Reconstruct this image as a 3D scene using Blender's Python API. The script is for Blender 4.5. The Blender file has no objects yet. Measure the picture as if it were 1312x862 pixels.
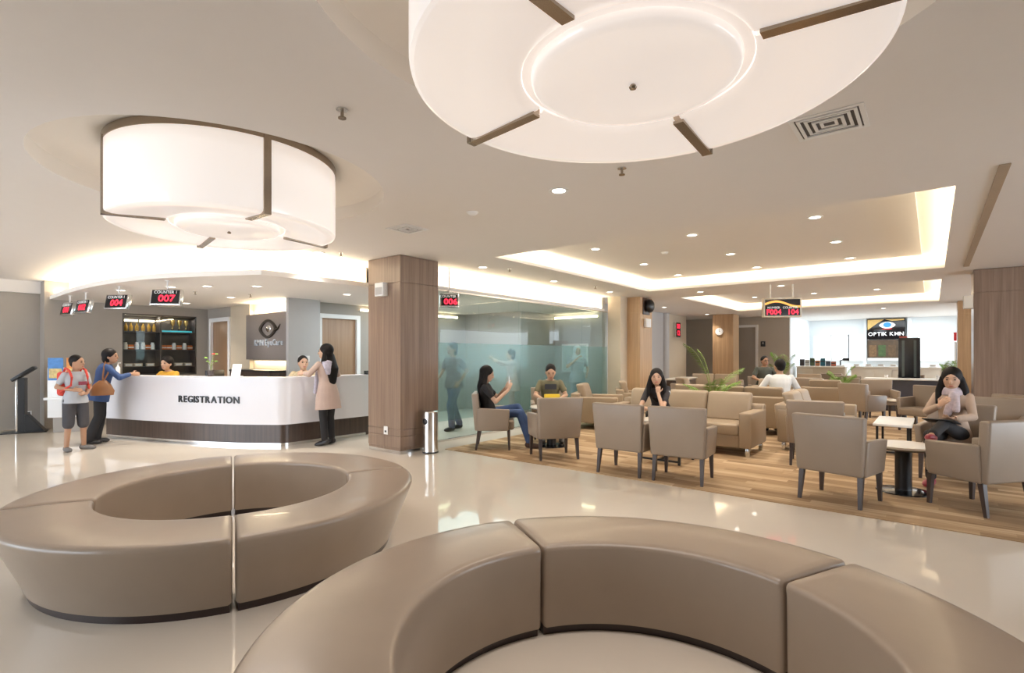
import bpy, bmesh, math, random
from mathutils import Vector, Matrix, Euler
random.seed(7)
PI = math.pi
R = math.radians
SC = bpy.context.scene
C = SC.collection

# ------------------------------------------------------------------ camera, sky, exposure
cam_d = bpy.data.cameras.new('camera')
cam = bpy.data.objects.new('camera', cam_d)
C.objects.link(cam)
cam.location = (0, 0, 1.45)
cam.rotation_euler = (R(90), 0, R(38.8 - 90))
cam_d.sensor_width = 36
cam_d.lens = 670 * 36 / 1312
cam_d.shift_y = 24 / 1312
cam_d.clip_start = 0.05
SC.camera = cam
SC.view_settings.view_transform = 'Standard'
SC.view_settings.look = 'None'
SC.view_settings.gamma = 1
SC.view_settings.use_curve_mapping = False
SC.view_settings.exposure = 0.24
SC.cycles.use_denoising = True
SC.cycles.max_bounces = 8
SC.cycles.diffuse_bounces = 5
SC.cycles.transparent_max_bounces = 16
SC.cycles.sample_clamp_indirect = 6
SC.cycles.caustics_reflective = False
SC.cycles.caustics_refractive = False

world = bpy.data.worlds.new('daylight')
SC.world = world
world.use_nodes = True
bg = world.node_tree.nodes['Background']
bg.inputs[0].default_value = (0.80, 0.90, 1.0, 1)
bg.inputs[1].default_value = 6.5

E_COVE = 5.5      # watts per metre of hidden LED strip
E_DOWN = 24.0     # watts per recessed downlight
WARM = (1.0, 0.83, 0.56)
SOFT = (1.0, 0.91, 0.79)

# ------------------------------------------------------------------ materials
MATS = {}
def mat(name, col, rough=0.5, metal=0.0, var=0.0, scale=8.0, bump=0.0, emit=0.0, ecol=None, coat=0.0, spec=0.5, stretch=(1, 1, 1)):
    if name in MATS:
        return MATS[name]
    m = bpy.data.materials.new(name)
    m.use_nodes = True
    nt = m.node_tree
    b = nt.nodes['Principled BSDF']
    b.inputs['Base Color'].default_value = (*col, 1)
    b.inputs['Roughness'].default_value = rough
    b.inputs['Metallic'].default_value = metal
    b.inputs['Specular IOR Level'].default_value = spec
    b.inputs['Coat Weight'].default_value = coat
    if emit:
        b.inputs['Emission Color'].default_value = (*(ecol or col), 1)
        b.inputs['Emission Strength'].default_value = emit
    if var or bump:
        tc = nt.nodes.new('ShaderNodeTexCoord')
        mp = nt.nodes.new('ShaderNodeMapping')
        mp.inputs['Scale'].default_value = stretch
        nz = nt.nodes.new('ShaderNodeTexNoise')
        nz.inputs['Scale'].default_value = scale
        nz.inputs['Detail'].default_value = 4
        nt.links.new(tc.outputs['Object'], mp.inputs['Vector'])
        nt.links.new(mp.outputs[0], nz.inputs['Vector'])
        if var:
            mx = nt.nodes.new('ShaderNodeMix')
            mx.data_type = 'RGBA'
            mx.inputs['A'].default_value = (*[c * (1 - var) for c in col], 1)
            mx.inputs['B'].default_value = (*[min(1, c * (1 + var)) for c in col], 1)
            nt.links.new(nz.outputs['Fac'], mx.inputs['Factor'])
            nt.links.new(mx.outputs['Result'], b.inputs['Base Color'])
        if bump:
            bp = nt.nodes.new('ShaderNodeBump')
            bp.inputs['Strength'].default_value = bump
            bp.inputs['Distance'].default_value = 0.01
            nt.links.new(nz.outputs['Fac'], bp.inputs['Height'])
            nt.links.new(bp.outputs[0], b.inputs['Normal'])
    MATS[name] = m
    return m

def wood(name, c1, c2, rough=0.35, axis='z', scale=1.0):
    m = bpy.data.materials.new(name)
    m.use_nodes = True
    nt = m.node_tree
    b = nt.nodes['Principled BSDF']
    b.inputs['Roughness'].default_value = rough
    tc = nt.nodes.new('ShaderNodeTexCoord')
    mp = nt.nodes.new('ShaderNodeMapping')
    s = {'z': (22, 22, 0.7), 'x': (0.7, 22, 22), 'y': (22, 0.7, 22)}[axis]
    mp.inputs['Scale'].default_value = [q * scale for q in s]
    nz = nt.nodes.new('ShaderNodeTexNoise')
    nz.inputs['Scale'].default_value = 1.0
    nz.inputs['Detail'].default_value = 5
    nz.inputs['Roughness'].default_value = 0.6
    cr = nt.nodes.new('ShaderNodeValToRGB')
    cr.color_ramp.elements[0].position = 0.3
    cr.color_ramp.elements[0].color = (*c1, 1)
    cr.color_ramp.elements[1].position = 0.7
    cr.color_ramp.elements[1].color = (*c2, 1)
    nt.links.new(tc.outputs['Object'], mp.inputs['Vector'])
    nt.links.new(mp.outputs[0], nz.inputs['Vector'])
    nt.links.new(nz.outputs['Fac'], cr.inputs[0])
    nt.links.new(cr.outputs[0], b.inputs['Base Color'])
    MATS[name] = m
    return m

def glass_mat(name, tint, refl=0.08, film=0.0, filmcol=(0.4, 0.6, 0.6)):
    m = bpy.data.materials.new(name)
    m.use_nodes = True
    nt = m.node_tree
    nt.nodes.remove(nt.nodes['Principled BSDF'])
    out = nt.nodes['Material Output']
    tr = nt.nodes.new('ShaderNodeBsdfTransparent')
    tr.inputs[0].default_value = (*tint, 1)
    gl = nt.nodes.new('ShaderNodeBsdfGlossy')
    gl.inputs['Roughness'].default_value = 0.02 if not film else 0.3
    fr = nt.nodes.new('ShaderNodeFresnel')
    fr.inputs['IOR'].default_value = 1.4
    base = tr.outputs[0]
    if film:
        df = nt.nodes.new('ShaderNodeBsdfDiffuse')
        df.inputs[0].default_value = (*filmcol, 1)
        tl = nt.nodes.new('ShaderNodeBsdfTranslucent')
        tl.inputs[0].default_value = (*filmcol, 1)
        m1 = nt.nodes.new('ShaderNodeMixShader')
        m1.inputs[0].default_value = 0.5
        nt.links.new(df.outputs[0], m1.inputs[1])
        nt.links.new(tl.outputs[0], m1.inputs[2])
        m2 = nt.nodes.new('ShaderNodeMixShader')
        m2.inputs[0].default_value = film
        nt.links.new(tr.outputs[0], m2.inputs[1])
        nt.links.new(m1.outputs[0], m2.inputs[2])
        base = m2.outputs[0]
    mx = nt.nodes.new('ShaderNodeMixShader')
    ge = nt.nodes.new('ShaderNodeNewGeometry')
    inv = nt.nodes.new('ShaderNodeMath'); inv.operation = 'SUBTRACT'; inv.inputs[0].default_value = 1.0
    nt.links.new(ge.outputs['Backfacing'], inv.inputs[1])
    mu = nt.nodes.new('ShaderNodeMath'); mu.operation = 'MULTIPLY'
    nt.links.new(fr.outputs[0], mu.inputs[0]); nt.links.new(inv.outputs[0], mu.inputs[1])
    nt.links.new(mu.outputs[0], mx.inputs[0])
    nt.links.new(base, mx.inputs[1])
    nt.links.new(gl.outputs[0], mx.inputs[2])
    nt.links.new(mx.outputs[0], out.inputs['Surface'])
    MATS[name] = m
    return m

def carpet_mat():
    m = bpy.data.materials.new('striped_carpet')
    m.use_nodes = True
    nt = m.node_tree
    L = nt.links.new
    b = nt.nodes['Principled BSDF']
    b.inputs['Roughness'].default_value = 0.9
    b.inputs['Specular IOR Level'].default_value = 0.15
    tc = nt.nodes.new('ShaderNodeTexCoord')
    sp = nt.nodes.new('ShaderNodeSeparateXYZ')
    L(tc.outputs['Object'], sp.inputs[0])
    def math_(op, a, bb=None):
        n = nt.nodes.new('ShaderNodeMath')
        n.operation = op
        for i, v in enumerate((a, bb)):
            if v is None: continue
            if isinstance(v, (int, float)): n.inputs[i].default_value = v
            else: L(v, n.inputs[i])
        return n.outputs[0]
    row = math_('FLOOR', math_('DIVIDE', sp.outputs['X'], 0.11))
    wr = nt.nodes.new('ShaderNodeTexWhiteNoise'); wr.noise_dimensions = '1D'
    L(row, wr.inputs['W'])
    seg = math_('FLOOR', math_('ADD', math_('DIVIDE', sp.outputs['Y'], 0.85), math_('MULTIPLY', wr.outputs['Value'], 7.0)))
    cb = nt.nodes.new('ShaderNodeCombineXYZ')
    L(row, cb.inputs[0]); L(seg, cb.inputs[1])
    wn = nt.nodes.new('ShaderNodeTexWhiteNoise'); wn.noise_dimensions = '2D'
    L(cb.outputs[0], wn.inputs['Vector'])
    mp = nt.nodes.new('ShaderNodeMapping'); mp.inputs['Scale'].default_value = (26, 1.2, 1)
    L(tc.outputs['Object'], mp.inputs[0])
    nz = nt.nodes.new('ShaderNodeTexNoise'); nz.inputs['Scale'].default_value = 1.0; nz.inputs['Detail'].default_value = 3
    L(mp.outputs[0], nz.inputs['Vector'])
    v = math_('ADD', math_('MULTIPLY', wn.outputs['Value'], 0.40), math_('MULTIPLY', nz.outputs['Fac'], 0.60))
    cr = nt.nodes.new('ShaderNodeValToRGB')
    e = cr.color_ramp.elements
    e[0].position = 0.15; e[0].color = (0.24, 0.15, 0.085, 1)
    e[1].position = 0.85; e[1].color = (0.70, 0.54, 0.36, 1)
    q = e.new(0.5); q.color = (0.43, 0.295, 0.175, 1)
    L(v, cr.inputs[0]); L(cr.outputs[0], b.inputs['Base Color'])
    fz = nt.nodes.new('ShaderNodeTexNoise'); fz.inputs['Scale'].default_value = 300
    L(tc.outputs['Object'], fz.inputs['Vector'])
    bp = nt.nodes.new('ShaderNodeBump'); bp.inputs['Strength'].default_value = 0.3; bp.inputs['Distance'].default_value = 0.004
    L(fz.outputs['Fac'], bp.inputs['Height']); L(bp.outputs[0], b.inputs['Normal'])
    return m

M_ceil = mat('ceiling_paint', (0.80, 0.77, 0.75), 0.7, var=0.01)
M_recess = mat('recess_paint', (0.84, 0.79, 0.72), 0.6, var=0.01)
M_floor = mat('polished_cream_floor', (0.76, 0.69, 0.60), 0.045, var=0.05, scale=1.2, spec=0.5)
M_carpet = carpet_mat()
M_greywall = mat('taupe_wall_paint', (0.34, 0.31, 0.28), 0.6, var=0.04, scale=3)
M_beigewall = mat('beige_wall_paint', (0.56, 0.48, 0.37), 0.6, var=0.03, scale=3)
M_backwall_lit = mat('back_wall_lit_tone', (0.47, 0.42, 0.36), 0.6, var=0.03, scale=3)  # taupe lightened to make up for the weak light at the far end
M_lightgrey = mat('pale_grey_panel', (0.47, 0.46, 0.46), 0.45, var=0.02)
M_whitepaint = mat('white_paint', (0.80, 0.80, 0.80), 0.5, var=0.01)
M_wood = wood('walnut_veneer', (0.185, 0.122, 0.088), (0.30, 0.212, 0.158), 0.3)
M_oak = wood('oak_veneer', (0.40, 0.25, 0.13), (0.56, 0.37, 0.21), 0.35)
M_doorwood = wood('door_veneer', (0.27, 0.16, 0.09), (0.36, 0.22, 0.13), 0.35)
M_darkwood = wood('dark_brown_wood', (0.045, 0.028, 0.022), (0.085, 0.055, 0.042), 0.3)
M_chrome = mat('brushed_steel', (0.72, 0.72, 0.72), 0.18, 1.0, var=0.03)
M_bronze = mat('bronze_strip', (0.33, 0.27, 0.21), 0.22, 1.0, var=0.05)
M_leather = mat('beige_leather', (0.31, 0.245, 0.19), 0.38, var=0.06, scale=5, bump=0.04)
M_leather2 = mat('tan_leather', (0.34, 0.26, 0.18), 0.42, var=0.06, scale=5, bump=0.04)
M_bench = mat('bench_leather', (0.31, 0.245, 0.19), 0.30, var=0.10, scale=3.5, bump=0.05, coat=0.08)
M_leg = mat('dark_stained_leg', (0.060, 0.042, 0.038), 0.35, var=0.1)
M_plinth = mat('dark_plinth', (0.035, 0.020, 0.018), 0.3, var=0.1)
M_black = mat('black_plastic', (0.012, 0.012, 0.014), 0.35, var=0.05)
M_blackgloss = mat('black_screen', (0.008, 0.008, 0.010), 0.12, var=0.05)
M_counter = mat('white_solid_surface', (0.70, 0.69, 0.73), 0.22, var=0.01)
M_white = mat('white_plastic', (0.82, 0.82, 0.82), 0.35, var=0.01)
M_cream = mat('cream_tabletop', (0.78, 0.72, 0.63), 0.25, var=0.03)
M_acrylic = mat('lit_acrylic', (0.86, 0.82, 0.78), 0.12, emit=0.40, ecol=(1.0, 0.90, 0.85))
M_downlit = mat('downlight_glow', (1, 1, 1), 0.5, emit=9.0, ecol=(1.0, 0.93, 0.80))
M_led = mat('led_strip_glow', (1, 1, 1), 0.5, emit=5.0, ecol=(1.0, 0.84, 0.52))
M_red = mat('red_led', (0.3, 0.0, 0.01), 0.5, emit=2.2, ecol=(1.0, 0.02, 0.05))
M_signwhite = mat('sign_white', (0.7, 0.7, 0.7), 0.5, emit=0.3, ecol=(1, 1, 1))
M_glass = glass_mat('clear_glass', (0.88, 0.94, 0.93))
M_frost = glass_mat('frosted_film', (0.85, 0.94, 0.935), film=0.11, filmcol=(0.29, 0.45, 0.45))
M_cabglass = glass_mat('cabinet_glass', (0.95, 0.97, 0.97))
M_window = mat('bright_blind', (0.9, 0.95, 1), 0.6, emit=1.3, ecol=(0.88, 0.95, 1.0))
M_shopwall = mat('shop_white_wall', (0.82, 0.87, 0.90), 0.5, var=0.01)
M_leaf = mat('palm_leaf', (0.16, 0.30, 0.035), 0.45, var=0.3, scale=6)
M_stem = mat('palm_stem', (0.22, 0.27, 0.06), 0.5, var=0.1)
M_pot = mat('dark_pot', (0.05, 0.035, 0.03), 0.4, var=0.1)

# ------------------------------------------------------------------ mesh helpers
def box(bm, lo, hi):
    lo = Vector(lo); hi = Vector(hi)
    r = bmesh.ops.create_cube(bm, size=1.0)
    c = (lo + hi) / 2; s = hi - lo
    for v in r['verts']:
        v.co = Vector((v.co.x * s.x, v.co.y * s.y, v.co.z * s.z)) + c
    return r['verts']
def bmbox(lo, hi, bev=0.0, seg=2):
    bm = bmesh.new()
    box(bm, lo, hi)
    if bev:
        bmesh.ops.bevel(bm, geom=bm.edges[:], offset=bev, segments=seg, profile=0.5, affect='EDGES')
    return bm
def cyl(bm, c, r1, z0, z1, r2=None, n=24):
    r2 = r1 if r2 is None else r2
    lo = [bm.verts.new((c[0] + r1 * math.cos(2 * PI * i / n), c[1] + r1 * math.sin(2 * PI * i / n), z0)) for i in range(n)]
    hi = [bm.verts.new((c[0] + r2 * math.cos(2 * PI * i / n), c[1] + r2 * math.sin(2 * PI * i / n), z1)) for i in range(n)]
    for i in range(n):
        j = (i + 1) % n
        bm.faces.new((lo[i], lo[j], hi[j], hi[i]))
    bm.faces.new(lo[::-1]); bm.faces.new(hi)
def lathe(bm, prof, n=48, c=(0, 0), a0=0.0, a1=2 * PI, close=None):
    full = abs(a1 - a0 - 2 * PI) < 1e-6
    k = n if full else n + 1
    rings = []
    for (r, z) in prof:
        rings.append([bm.verts.new((c[0] + r * math.cos(a0 + (a1 - a0) * i / n), c[1] + r * math.sin(a0 + (a1 - a0) * i / n), z)) for i in range(k)])
    for a, b in zip(rings[:-1], rings[1:]):
        for i in range(n):
            j = (i + 1) % k
            bm.faces.new((a[i], a[j], b[j], b[i]))
    if close and not full:      # closed profile: cap both ends
        bm.faces.new([r[0] for r in rings]); bm.faces.new([r[-1] for r in rings][::-1])
    return rings
def tube(bm, pts, r, n=8):
    pts = [Vector(p) for p in pts]
    rs = r if isinstance(r, (list, tuple)) else [r] * len(pts)
    rings = []
    for i, p in enumerate(pts):
        d = (pts[min(i + 1, len(pts) - 1)] - pts[max(i - 1, 0)]).normalized()
        u = d.cross(Vector((0, 0, 1)))
        if u.length < 1e-3: u = d.cross(Vector((0, 1, 0)))
        u.normalize(); w = d.cross(u)
        rings.append([bm.verts.new(p + rs[i] * (math.cos(2 * PI * k / n) * u + math.sin(2 * PI * k / n) * w)) for k in range(n)])
    for a, b in zip(rings[:-1], rings[1:]):
        for k in range(n):
            j = (k + 1) % n
            bm.faces.new((a[k], a[j], b[j], b[k]))
    bm.faces.new(rings[0][::-1]); bm.faces.new(rings[-1])
def prism(bm, pts, z0, z1):
    lo = [bm.verts.new((p[0], p[1], z0)) for p in pts]
    hi = [bm.verts.new((p[0], p[1], z1)) for p in pts]
    n = len(pts)
    for i in range(n):
        j = (i + 1) % n
        bm.faces.new((lo[i], lo[j], hi[j], hi[i]))
    bm.faces.new(lo[::-1]); bm.faces.new(hi)
def strip(bm, A, B, z0, z1):       # solid between two plan polylines
    n = len(A)
    al = [bm.verts.new((*p, z0)) for p in A]; ah = [bm.verts.new((*p, z1)) for p in A]
    bl = [bm.verts.new((*p, z0)) for p in B]; bh = [bm.verts.new((*p, z1)) for p in B]
    for i in range(n - 1):
        bm.faces.new((al[i], al[i + 1], ah[i + 1], ah[i]))
        bm.faces.new((bl[i + 1], bl[i], bh[i], bh[i + 1]))
        bm.faces.new((ah[i], ah[i + 1], bh[i + 1], bh[i]))
        bm.faces.new((al[i + 1], al[i], bl[i], bl[i + 1]))
    bm.faces.new((al[0], ah[0], bh[0], bl[0])); bm.faces.new((al[-1], bl[-1], bh[-1], ah[-1]))
def mesh_of(name, bm, m, smooth=40):
    bmesh.ops.recalc_face_normals(bm, faces=bm.faces[:])
    me = bpy.data.meshes.new(name)
    bm.to_mesh(me); bm.free()
    if m: me.materials.append(m)
    if smooth:
        for p in me.polygons: p.use_smooth = True
        me.set_sharp_from_angle(angle=R(smooth))
    return me
def obj(name, bm, m, parent=None, smooth=40, label=None):
    me = bm if isinstance(bm, bpy.types.Mesh) else mesh_of(name, bm, m, smooth)
    o = bpy.data.objects.new(name, me)
    C.objects.link(o)
    if parent: o.parent = parent
    if label: o['label'] = label
    return o
def bobj(name, lo, hi, m, parent=None, bev=0.0, seg=2, label=None):
    return obj(name, bmbox(lo, hi, bev, seg), m, parent, label=label)
def tag(o, label, cat, group=None):
    o['label'] = label; o['category'] = cat
    if group: o['group'] = group
    return o
def thing(name, label, cat, loc=(0, 0, 0), rotz=0.0, group=None):
    o = bpy.data.objects.new(name, None)
    C.objects.link(o)
    o.empty_display_size = 0.1
    o.location = loc; o.rotation_euler = (0, 0, R(rotz))
    return tag(o, label, cat, group)
def struct(name, bm, m, label, smooth=40):
    o = obj(name, bm, m, None, smooth)
    o['kind'] = 'structure'; o['label'] = label
    return o
def dup(root, loc, rotz, label=None, group=None):
    r = root.copy(); C.objects.link(r)
    r.location = loc; r.rotation_euler = (0, 0, R(rotz))
    if label: r['label'] = label
    if group: r['group'] = group
    for ch in list(root.children):
        c = ch.copy(); C.objects.link(c); c.parent = r
        for g in list(ch.children):
            d = g.copy(); C.objects.link(d); d.parent = c
    return r
def area(name, loc, sx, sy, rot, watts, col, parent=None):
    l = bpy.data.lights.new(name, 'AREA')
    l.shape = 'RECTANGLE'; l.size = sx; l.size_y = sy
    l.energy = watts; l.color = col
    o = bpy.data.objects.new(name, l)
    C.objects.link(o)
    o.location = loc; o.rotation_euler = rot
    if parent: o.parent = parent
    return o
def cove(p, q, watts_per_m, col=WARM, tilt=0.0, w=0.05):   # LED strip from p to q shining upwards, tilted about its own length
    p = Vector(p); q = Vector(q); d = q - p
    ang = math.atan2(d.y, d.x)
    mt = Matrix.Rotation(ang, 4, 'Z') @ Matrix.Rotation(PI + R(tilt), 4, 'X')
    o = area('led_strip_light', (p + q) / 2, d.length, w, mt.to_euler(), watts_per_m * d.length, col)
    return o
def text_mesh(s, size, depth=0.01, bold=0.0, m=None, align='CENTER'):
    cu = bpy.data.curves.new('lettering', 'FONT')
    cu.body = s; cu.size = size; cu.extrude = depth / 2; cu.offset = bold
    cu.align_x = align; cu.align_y = 'CENTER'; cu.resolution_u = 3
    o = bpy.data.objects.new('lettering', cu)
    C.objects.link(o)
    dg = bpy.context.evaluated_depsgraph_get()
    me = bpy.data.meshes.new_from_object(o.evaluated_get(dg))
    bpy.data.objects.remove(o); bpy.data.curves.remove(cu)
    me.materials.clear()
    if m: me.materials.append(m)
    return me
def frame(origin, right, up):
    r = Vector(right).normalized(); u = Vector(up).normalized(); n = r.cross(u)
    M = Matrix((( r.x, u.x, n.x, origin[0]), (r.y, u.y, n.y, origin[1]), (r.z, u.z, n.z, origin[2]), (0, 0, 0, 1)))
    return M
def lettering(name, s, size, M, m, parent=None, depth=0.01, bold=0.0, wide=1.0):
    me = text_mesh(s, size, depth, bold, m)
    me.transform(M @ Matrix.Diagonal((wide, 1, 1, 1)))
    return obj(name, me, m, parent)

def letters(name, s, size, M, m, parent, depth=0.01, bold=0.0, gap=0.16, space=.35):
    """separate letters side by side, centred on M; M may be a function of arc position"""
    ms = [(None, space * size) if ch == ' ' else (text_mesh(ch, size, depth, bold, m, 'LEFT'), None) for ch in s]
    ws = []
    for me, w in ms:
        if me is None: ws.append((0, w)); continue
        xs = [v.co.x for v in me.vertices]
        ws.append((min(xs), max(xs) - min(xs) + gap * size))
    tot = sum(w for _, w in ws) - gap * size
    x = -tot / 2
    for (me, _), (x0, w) in zip(ms, ws):
        if me is not None:
            if callable(M):
                c = w / 2 - gap * size / 2
                me.transform(Matrix.Translation((-x0 - c, 0, 0))); me.transform(M(x + c))
            else:
                me.transform(Matrix.Translation((x - x0, 0, 0))); me.transform(M)
            obj(name, me, m, parent)
        x += w

# ------------------------------------------------------------------ the room
CZ = 2.92          # main ceiling
SZ = 2.55          # dropped ceilings
LA = (1.975, 4.70)  # centres of the two round lamps
LB = (1.895, 0.915)
BA = (1.77, 4.14)   # centres of the two ring benches
BB = (1.74, 0.84)
HOLE = 1.29
CO1 = (5.95, 11.40, -0.16, 5.12)
CO2 = (13.10, 18.30, -0.14, 5.03)

bm = bmesh.new(); box(bm, (-8, -9, -0.1), (27, 16, 0.0))
struct('floor', bm, M_floor, 'polished cream floor mirroring the lamps')
bm = bmesh.new(); box(bm, (5.63, -9, 0.0), (21.5, 5.85, 0.008))
struct('floor_carpet', bm, M_carpet, 'brown and tan streaked carpet under the lounge seating')

def ceiling_with_holes():
    bm = bmesh.new()
    def loop(pts):
        vs = [bm.verts.new((p[0], p[1], CZ)) for p in pts]
        return [bm.edges.new((vs[i], vs[(i + 1) % len(vs)])) for i in range(len(vs))]
    ed = loop([(-8, -9), (27, -9), (27, 16), (-8, 16)])
    for c in (LA, LB):
        ed += loop([(c[0] + HOLE * math.cos(2 * PI * i / 72), c[1] + HOLE * math.sin(2 * PI * i / 72)) for i in range(72)])
    for (x0, x1, y0, y1) in (CO1, CO2):
        ed += loop([(x0, y0), (x1, y0), (x1, y1), (x0, y1)])
    bmesh.ops.triangle_fill(bm, use_beauty=True, use_dissolve=False, edges=ed)
    return bm
struct('ceiling', ceiling_with_holes(), M_ceil, 'smooth off-white ceiling with round and rectangular recesses', smooth=0)

for k, c in enumerate((LA, LB)):
    bm = bmesh.new()
    lathe(bm, [(HOLE, CZ - 0.001), (HOLE, CZ + 0.13), (HOLE - 0.05, CZ + 0.17), (HOLE - 0.22, CZ + 0.20), (0.001, CZ + 0.21)], 72, c)
    struct('ceiling_recess_%d' % (k + 1), bm, M_recess, ['cream round ceiling recess above the whole ring bench', 'cream round ceiling recess above the cut-off ring bench'][k])

def coffer(n, rc, label):
    x0, x1, y0, y1 = rc
    g, t, h = 0.20, 0.05, 0.24
    bm = bmesh.new()
    # lip around the opening, cavity walls and cavity lid
    for lo, hi in (((x0 - g, y0 - g), (x1 + g, y0)), ((x0 - g, y1), (x1 + g, y1 + g)), ((x0 - g, y0), (x0, y1)), ((x1, y0), (x1 + g, y1))):
        box(bm, (*lo, CZ + 0.002), (*hi, CZ + t))
    for lo, hi in (((x0 - g - .03, y0 - g - .03), (x1 + g + .03, y0 - g)), ((x0 - g - .03, y1 + g), (x1 + g + .03, y1 + g + .03)),
                   ((x0 - g - .03, y0 - g), (x0 - g, y1 + g)), ((x1 + g, y0 - g), (x1 + g + .03, y1 + g))):
        box(bm, (*lo, CZ + 0.002), (*hi, CZ + h))
    box(bm, (x0 - g - .03, y0 - g - .03, CZ + h), (x1 + g + .03, y1 + g + .03, CZ + h + 0.05))
    struct('ceiling_coffer_%d' % n, bm, M_ceil, label, smooth=0)
    i = 0.30
    struct('ceiling_coffer_panel_%d' % n, bmbox((x0 + i, y0 + i, CZ + h - 0.035), (x1 - i, y1 - i, CZ + h)), M_ceil, 'flat raised panel inside the ' + label)
    z = CZ + t + 0.012
    o = g / 2
    for p, q in (((x0, y0 - o), (x1, y0 - o)), ((x1 + o, y0), (x1 + o, y1)), ((x1, y1 + o), (x0, y1 + o)), ((x0 - o, y1), (x0 - o, y0))):
        cove((*p, z), (*q, z), E_COVE, WARM, tilt=-18)
coffer(1, CO1, 'large rectangular lit coffer above the front lounge chairs')
coffer(2, CO2, 'second rectangular lit coffer near the optical shop')

# dropped ceiling over the reception, curved front edge
def catmull(P, n=8):
    P = [Vector(p) for p in P]
    out = []
    for i in range(len(P) - 1):
        p0 = P[max(i - 1, 0)]; p1 = P[i]; p2 = P[i + 1]; p3 = P[min(i + 2, len(P) - 1)]
        for k in range(n):
            t = k / n
            out.append(0.5 * ((2 * p1) + (p2 - p0) * t + (2 * p0 - 5 * p1 + 4 * p2 - p3) * t * t + (3 * p1 - p0 - 3 * p2 + p3) * t ** 3))
    out.append(P[-1])
    return out
edge = catmull([(2.33, 13.62), (2.29, 12.0), (2.34, 10.3), (2.66, 8.66), (3.42, 7.14)], 7)
edge = [(p.x, p.y) for p in edge] + [(5.3, 7.10)]
edge2 = [(5.0, 6.48), (11.8, 6.48)]
bm = bmesh.new()
prism(bm, edge + [(5.3, 13.62)], SZ, SZ + 0.07)
struct('ceiling_dropped', bm, M_ceil, 'lower white ceiling with a curved lit edge over the registration desk', smooth=0)
bm = bmesh.new(); box(bm, (5.3, 6.48, SZ), (11.8, 10.2, SZ + .07))
struct('ceiling_corridor', bm, M_ceil, 'lower white ceiling with a straight lit edge above the glass partition', smooth=0)
for ed in (edge, edge2):
    pts = [Vector((p[0], p[1], SZ + 0.085)) for p in ed]
    for a, b in zip(pts[:-1], pts[1:]):
        d = (b - a).normalized()
        left = Vector((-d.y, d.x, 0)) * 0.12
        cove(a + left, b + left, E_COVE * 1.4, WARM, tilt=-12)
    def inner(q):
        out = []
        for i in range(len(ed)):
            a = Vector(ed[max(i - 1, 0)]); b = Vector(ed[min(i + 1, len(ed) - 1)]); t_ = (b - a).normalized()
            out.append((ed[i][0] - t_.y * q, ed[i][1] + t_.x * q))
        return out
    bm = bmesh.new(); strip(bm, inner(.30), inner(.33), SZ + .07, CZ - .001)  # upstand added to catch the strip light and brighten the gap above the edge
    struct('ceiling_cove_reflector_%d' % (1 if ed is edge else 2), bm, M_ceil, 'white upstand added to catch the hidden light of the dropped ceiling edge')

# walls
def wall(name, boxes, m, label):
    bm = bmesh.new()
    for lo, hi in boxes: box(bm, lo, hi)
    return struct(name, bm, m, label, smooth=0)
wall('wall_left', [((-8, 14.0, 0), (2.25, 14.15, CZ)), ((2.25, 13.6, 0), (2.33, 14.15, CZ))], M_greywall, 'taupe wall behind the touch-screen kiosk')
bobj('trim_1', (-8, 13.93, 2.68), (2.25, 14.0, CZ), M_ceil)['kind'] = 'structure'
wall('wall_reception', [((2.33, 13.6, 0), (3.52, 13.75, CZ)), ((4.98, 13.6, 0), (5.4, 13.75, CZ)), ((3.52, 13.6, 0), (4.98, 13.75, 1.0)), ((3.52, 13.6, 2.36), (4.98, 13.75, CZ))],
     M_greywall, 'taupe wall around the glass display cabinet')
# wall with the side door and the logo niche (faces -X)
wall('wall_logo_side', [((5.22, 13.45, 0), (5.4, 13.6, CZ)), ((5.22, 12.35, 2.32), (5.4, 13.45, CZ))], M_greywall, 'taupe wall over the side door behind reception')
wall('wall_logo', [((5.22, 11.42, 0), (5.4, 12.35, CZ)), ((5.30, 9.6, 0), (5.4, 11.42, CZ))], M_beigewall, 'warm beige wall beside and behind the logo panel')
wall('wall_pillar', [((5.10, 9.57, 0), (5.76, 9.66, CZ)), ((5.4, 9.66, 0), (5.76, 9.95, CZ))], M_lightgrey, 'pale grey pillar beside the wooden reception door')
wall('wall_corridor', [((5.76, 9.9, 0), (5.90, 10.05, CZ)), ((5.90, 9.9, 2.32), (6.92, 10.05, CZ)), ((6.92, 9.9, 0), (10.3, 10.05, CZ))], M_greywall, 'taupe wall with a wooden door behind the glass')
wall('wall_corridor_block', [((10.3, 8.0, 0), (11.8, 10.05, CZ)), ], M_greywall, 'taupe projecting wall block seen through the glass')
wall('wall_corridor_end', [((11.8, 6.55, 0), (11.95, 10.05, CZ))], M_lightgrey, 'grey end wall of the glazed corridor')
wall('wall_lounge', [((12.9, 7.3, 0), (17.7, 7.45, CZ))], M_lightgrey, 'grey curved-end wall beyond the oak column')
wall('wall_lounge_beige', [((17.7, 7.28, 0), (19.6, 7.45, CZ))], M_beigewall, 'beige wall carrying the red number panel')
bm = bmesh.new(); cyl(bm, (17.62, 7.29), 0.14, 0, CZ)
struct('wall_lounge_rounded_end', bm, M_lightgrey, 'rounded grey end of the lounge wall')
wall('wall_back', [((21.5, 4.12, 0), (21.65, 5.2, CZ)), ((21.5, 5.2, 2.62), (21.65, 6.2, CZ)), ((21.5, 6.2, 0), (21.65, 9.1, CZ)), ((19.6, 7.45, 0), (19.75, 9.1, CZ)), ((19.6, 9.0, 0), (21.65, 9.15, CZ))],
     M_backwall_lit, 'taupe back wall between the column and the optical shop')
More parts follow.
